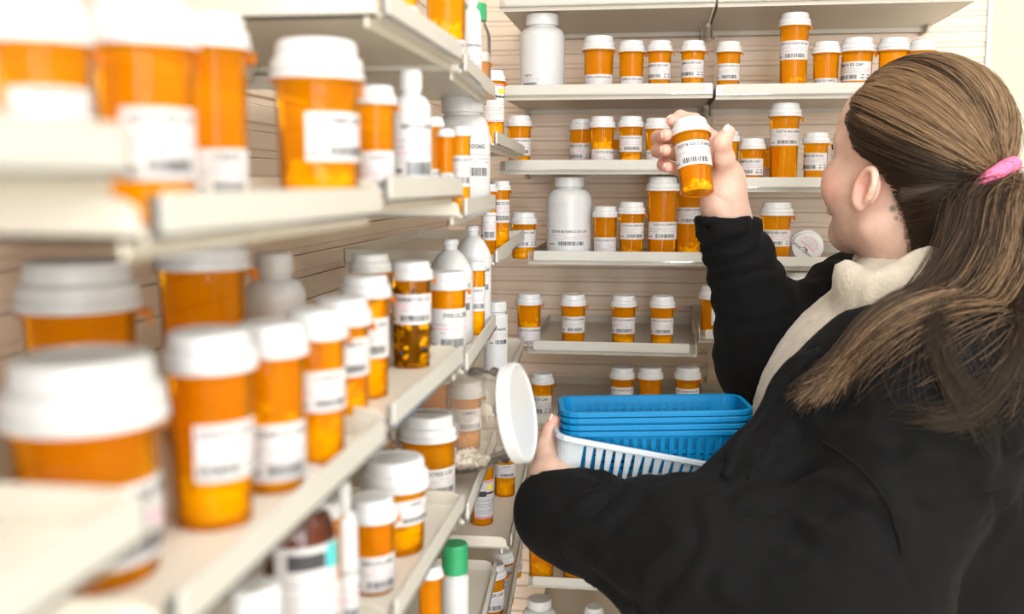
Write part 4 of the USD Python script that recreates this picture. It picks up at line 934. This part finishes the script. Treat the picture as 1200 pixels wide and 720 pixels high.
def along(p, q):
    d = q - p; t = ((v - p) @ d) / (d @ d); return t, np.linalg.norm(v - p - np.clip(t, 0, 1)[:, None] * d, axis=1)
amt = .004 * (meshkit.fbm(v * [14, 14, 9], 3, 5) - .5) * 2
for p, q, n_, amp, r in ((elL, wrL, 5.0, .0115, .13), (shL, elL, 4.0, .0110, .15), (elR, wrR, 7.0, .0055, .09), (shR, elR, 4.0, .0070, .11)):
    t, d = along(p, q); tw = meshkit.fbm(v * 16, 2, 9) * 2.6 + (v[:, 2] - p[2]) * 3
    m_ = np.clip(1.3 - d / r, 0, 1) * np.clip(t * 8, 0, 1) * np.clip((1 - t) * 8, 0, 1)
    rid = np.sin(2 * np.pi * (t * n_ + tw)); amt += amp * m_ * np.sign(rid) * np.abs(rid) ** 1.4 * meshkit.noise(v * 9, 4)
jk = displace(jk, amt)
M['jacket'] = plain('black_jersey', (.0030, .0030, .0034), .85, .15, 90.0, .5, 700.0, specular_ior_level=.14, sheen_weight=.012)
part('jacket', jk, M['jacket'], woman, True)
def on_jacket(pts, lift=.002, n=8):
    out = []
    for px, py in pts:
        h_ = J.hit(px, py)
        if h_ is not None: out.append(h_)
    from scipy.spatial import cKDTree
    c = catmull(out, n); e_ = cKDTree(v).query(c)[1]; return c + J.grad(c) * (lift + amt[e_])[:, None]
seam = on_jacket([(968, 520), (990, 535), (1018, 560), (1040, 592), (1052, 625), (1058, 655)], .0008)
part('sleeve_seam', tube(seam, .0022, 8), M['jacket'], woman, True)
lap = on_jacket([(962, 414), (918, 452), (888, 492), (865, 526), (849, 558)], -.001)
part('placket', tube(lap, .0075, 12), M['jacket'], woman, True)
lap2 = on_jacket([(985, 425), (945, 462), (915, 502), (893, 536), (877, 562)], .0004)
part('placket_seam', tube(lap2, .0018, 8), M['jacket'], woman, True)
# --- trousers and shoes
TR = Field((-.1, .85, .02), (.72, 1.6, 1.1), .010)
TR.ell(hipc, (.165, .18, .15), None, .05)
for hp, kn, an in legs: TR.chain([hp, kn, an], [.095, .070, .058], .03)
M['denim'] = plain('dark_denim', (.06, .075, .11), .85, .15, 80.0)
part('trousers', TR.mesh(2), M['denim'], woman, True)
M['shoe'] = plain('shoe', (.05, .05, .055), .6)
for hp, kn, an in legs:
    SH = Field(an - [.25, .08, .10], an + [.12, .08, .07], .006); SH.cone(an + [.01, 0, -.045], an + [-.13, 0, -.058], .042, .034, .02); SH.cone(an + [0, 0, -.04], an + [0, 0, .0], .045, .045, .02)
    z0 = an[2]
    SH.put(lambda X: X[..., 2] - .004 + .0 * X[..., 0], an - .3, an + .3, .004, 'cut'); part('shoe', SH.mesh(1), M['shoe'], woman, True)

# the vial in the raised hand
vb, vt = at(817.5, 227, 1.243), at(808, 142, 1.270)
av = vt - vb; Hv = np.linalg.norm(av); av /= Hv; Wv = 47 * depth_of(vt) / FPX; Hk = CAPD * round(Hv / Wv * 20) / 20
kh = kind_of('held', lambda k: vial_shape(k, Hk, .10, (.33, .66), 'CO/TA 40/100MCG', 'right', 165, 77, tab=False))
xv = np.cross(av, [0, 0, 1.0]); fc = -(at(812, 190, 1.25) - CP); fc -= av * (fc @ av); fc /= np.linalg.norm(fc)
RV = np.stack([np.cross(-fc, av) * 1.0, -fc, av], 1)
if np.linalg.det(RV) < 0: RV[:, 0] *= -1
instance('pill_vial', kh, vb, 0, (Wv / CAPD, Wv / CAPD, Hv / Hk), 'tilted amber vial held up between fingers and thumb of the raised hand', 'pill vial', None, R=RV)

# ------------------------------------------------------------------ hair
def hairmat(name, c):
    return mat(name, {'p': ('principled_bsdf', {'base_color': c, 'roughness': .42, 'specular_ior_level': .35, 'specular_tint': (1.0, .85, .7)})})
M['hair_dark'] = hairmat('hair_dark', (.013, .0072, .0045)); M['hair_mid'] = hairmat('hair_mid', (.042, .023, .0125)); M['hair_light'] = hairmat('hair_light', (.23, .145, .08))
M['hair_cap'] = plain('hair_under', (.035, .020, .013), .5)
M['pink'] = plain('pink_elastic', (.80, .16, .32), .8, .15, 300.0, .6, 900.0)
CC = np.array([-.006, 0, .036]); HS_ = np.array([.099, .0845, .097])
def fline(u): return np.interp(u, [-.13, -.10, -.075, -.045, -.012, .010, .020, .045, .075, .100, .125, .14], [-.075, -.062, -.052, -.042, -.030, -.006, .026, .052, .070, .078, .075, .07])
K = Field(HO - .16, HO + .17, .0035)
K.ell(hd(*CC), HS_ * [.965, .955, .965], RH)
K.cone(hd(-.05, 0, -.03), hd(-.058, 0, -.085), .058, .046, .03)
def behind(X):
    q = (X - HO) @ RH; return fline(q[..., 2]) - .003 - q[..., 0]
sl, X = K.block(K.lo, K.lo + K.h * K.n); K.d[sl] = np.maximum(K.d[sl], -behind(X))
capm = K.mesh(3)
hair = part('hair', capm, M['hair_cap'], woman, True)
TL = np.array([-.101, 0.006, .020]); T = hd(*TL)
def curves(name, strands, m, parent, w0, w1):
    n = len(strands[0]); P = np.asarray(strands, np.float32)
    c = UsdGeom.BasisCurves.Define(stage, pth(parent) + '/' + numbered(name, pth(parent)))
    c.CreateTypeAttr('linear'); c.CreatePointsAttr(Vt.Vec3fArray.FromNumpy(P.reshape(-1, 3))); c.CreateCurveVertexCountsAttr(Vt.IntArray.FromNumpy(np.full(len(P), n, np.int32)))
    c.CreateWidthsAttr(Vt.FloatArray.FromNumpy(np.tile(np.linspace(w0, w1, n), len(P)).astype(np.float32))); c.SetWidthsInterpolation('vertex')
    UsdShade.MaterialBindingAPI.Apply(c.GetPrim()).Bind(m); tag(c, None, None, None, 'stuff')
R = np.random.default_rng(21); NS = 15
d = R.normal(size=(60000, 3)); d /= np.linalg.norm(d, axis=1, keepdims=True); pl_ = CC + HS_ * d
fl_ = fline(pl_[:, 2]); ok = (pl_[:, 0] < fl_ + .002) & (pl_[:, 2] > -.09) & (pl_[:, 1] > -.05)
edge = np.exp(-((fl_ - pl_[:, 0]) / .012) ** 2); ok &= R.random(len(d)) < .25 + .75 * edge
d = d[ok][:9000]
dT = (TL - CC) / HS_; dT /= np.linalg.norm(dT)
om = np.arccos(np.clip(d @ dT, -1, 1)); tt = np.linspace(0, 1, NS)
S = (np.sin((1 - tt)[None] * om[:, None])[..., None] * d[:, None] + np.sin(tt[None] * om[:, None])[..., None] * dT) / np.sin(om)[:, None, None]
S /= np.linalg.norm(S, axis=-1, keepdims=True)
cl = meshkit.fbm(d * 7, 2, 3); rad = .985 + .035 * (cl - .35)[:, None] + .012 * R.random((len(d), 1)) + .03 * np.sin(np.pi * tt)[None] * (R.random((len(d), 1)) - .35)
rad += (.02 * tt ** 4)[None]
Lp = CC + HS_ * S * rad[..., None]
Lp += (R.normal(size=(len(d), 1, 3)) * .0035 * tt[None, :, None]) + (meshkit.fbm(d[:, None] * 5 + tt[None, :, None] * 1.5, 2, 8)[..., None] - .5) * .006
# the lower strands hang a little under the tie
W_ = HO + Lp @ RH.T
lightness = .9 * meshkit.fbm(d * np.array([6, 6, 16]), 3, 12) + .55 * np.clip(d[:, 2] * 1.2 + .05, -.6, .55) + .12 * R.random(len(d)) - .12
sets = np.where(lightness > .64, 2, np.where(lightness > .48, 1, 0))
for i, nm in enumerate(('hair_dark', 'hair_mid', 'hair_light')):
    if (sets == i).any(): curves('hair_strands', W_[sets == i], M[nm], hair, .0006, .0005)
rr_ = np.random.default_rng(8); cv = np.asarray(capm.vertices); cl_ = (cv - HO) @ RH; low_ = cv[(cl_[:, 2] < -.025) & (cl_[:, 0] > fline(cl_[:, 2]) - .03)]
low_ = low_[rr_.integers(0, len(low_), 1500)]; w_ = tt[None, :, None]
ns_ = low_[:, None] * (1 - w_) + T * w_ + rr_.normal(size=(len(low_), 1, 3)) * .006 * np.sin(np.pi * w_)
for _ in range(3):
    q_ = ns_.reshape(-1, 3); dd = K.sample(q_); q_ = q_ + K.grad(q_) * np.clip(.003 - dd, 0, .05)[:, None] * (dd < .3)[:, None]; ns_ = q_.reshape(ns_.shape); ns_[:, -1] = T
curves('hair_strands', ns_[:1300], M['hair_dark'], hair, .0005, .0005); curves('hair_strands', ns_[1300:], M['hair_mid'], hair, .0005, .0005)
# ponytail: strands blended between guides, resting on the jacket
ty = T[1]
tp = at(1160, 203, ty)
Gd = [[(1150, 196, ty), (1132, 238, ty - .02), (1112, 288, ty - .05), (1070, 348, ty - .085), (1010, 396, ty - .10), (960, 434, ty - .105), (928, 468, ty - .11)],
      [(1156, 198, ty), (1160, 245, ty - .03), (1146, 308, ty - .065), (1098, 368, ty - .10), (1030, 410, ty - .11), (975, 438, ty - .115), (944, 476, ty - .12)],
      [(1164, 200, ty), (1190, 250, ty - .02), (1190, 315, ty - .06), (1156, 376, ty - .10), (1092, 410, ty - .12), (1020, 432, ty - .13), (960, 458, ty - .13)],
      [(1168, 202, ty), (1204, 255, ty - .01), (1212, 320, ty - .06), (1180, 385, ty - .11), (1158, 425, ty - .13), (1120, 470, ty - .14), (1082, 488, ty - .15)],
      [(1166, 200, ty), (1196, 240, ty - .0), (1200, 300, ty - .03), (1150, 370, ty - .09), (1100, 410, ty - .12), (1100, 460, ty - .14), (1118, 500, ty - .15)],
      [(1168, 200, ty), (1206, 246, ty - .0), (1222, 310, ty - .03), (1216, 370, ty - .09), (1200, 410, ty - .12), (1205, 450, ty - .14), (1190, 480, ty - .15)]]
Gd = [[(1160 + (g[0][0] - 1160) * .45, g[0][1], g[0][2])] + g[1:] for g in Gd]
AX = at(1188, 234, ty - .012) - T; AX /= np.linalg.norm(AX)
GP = np.array([catmull([T - AX * .004, T + AX * .012 + (at(*g[1]) - at(1175, 243, g[1][2])) * .10, T + AX * .026 + (at(*g[1]) - at(1175, 243, g[1][2])) * .2] + [at(*p) for p in g[1:]], 4) for g in Gd]); NP_ = GP.shape[1]; tq = np.linspace(0, 1, NP_)
def pony(n, wts, spread, seed, flat=.55):
    R = np.random.default_rng(seed); w = R.dirichlet(wts, n); base = np.einsum('ng,gpc->npc', w, GP)
    off = R.normal(size=(n, 3)) * [.008, .010, .008]; prof_ = (.12 + 2.1 * np.sin(np.pi * np.clip(tq * 1.05, 0, 1)) ** .8) * (1 - .78 * tq)
    P = base + off[:, None] * prof_[None, :, None] * spread
    P += (meshkit.fbm(w[:, None, :3] * 9 + tq[None, :, None] * 2.2, 2, seed)[..., None] - .5) * .02 * tq[None, :, None]
    P += (R.normal(size=(n, 1, 3)) * .007) * (np.clip(tq - .72, 0, 1) / .28)[None, :, None] ** 1.5
    cut = .62 + .38 * R.random(n) ** .6; P = np.stack([np.stack([np.interp(tq * c, tq, P[i, :, k]) for k in range(3)], 1) for i, c in enumerate(cut)])
    fl = P.reshape(-1, 3); dist = J.sample(fl); lift = np.clip(.004 + .010 * np.repeat(R.random(n), NP_) - dist, 0, .12); lift[dist > .5] = 0
    lift = lift.reshape(n, NP_)
    for _ in range(3): lift = np.maximum(lift, .25 * np.roll(lift, 1, 1) + .5 * lift + .25 * np.roll(lift, -1, 1))
    lift = lift.ravel()
    return (fl + J.grad(fl) * lift[:, None]).reshape(P.shape), w
Pa, wa = pony(5600, [.8, .8, .7, .02, .02, .02], .8, 31); Pb, wb_ = pony(420, [.01, .01, .02, 3, .01, .05], .55, 32); Pc, wc = pony(420, [.01, .01, .02, .01, 3, .05], .55, 33); Pd, wd = pony(170, [.01, .01, .3, .5, .01, 1.5], .7, 34)
P1, w1 = np.concatenate([Pa, Pb, Pc, Pd]), np.concatenate([wa, wb_, wc, wd])
lt = meshkit.fbm(w1[:, :3] * 8, 3, 17) * .9 + .35 * w1[:, 2] + .15 * np.random.default_rng(2).random(len(P1)) - .06
st_ = np.where(lt > .64, 2, np.where(lt > .48, 1, 0))
ptail = part('ponytail', tube(catmull([T - AX * .015, T + AX * .012, T + AX * .035, at(1172, 270, ty - .035)], 6), np.interp(np.linspace(0, 1, 19), [0, .4, .7, 1], [.012, .011, .013, .003]), 14), M['hair_cap'], woman, True)
for i, nm in enumerate(('hair_dark', 'hair_mid', 'hair_light')):
    if (st_ == i).any(): curves('pony_strands', P1[st_ == i], M[nm], ptail, .0006, .0003)
# pink hair elastic
axp = AX
e1 = np.cross(axp, up); e1 /= np.linalg.norm(e1); e2 = np.cross(axp, e1); a_ = np.linspace(0, 2 * np.pi, 41)[:-1]
tc_ = T + axp * .007
ring = tube(tc_ + .0225 * (np.cos(a_)[:, None] * e1 + np.sin(a_)[:, None] * e2), .0085, 14, True)
ring.vertices = ring.vertices + ring.vertex_normals * (.0012 * (meshkit.noise(ring.vertices * 700, 3) - .5))[:, None]
part('hair_tie', ring, M['pink'], woman, True)
0 and print('T px', 600 + FPX * ((T - CP) @ CR) / ((T - CP) @ CF), 360 - FPX * ((T - CP) @ CU) / ((T - CP) @ CF))
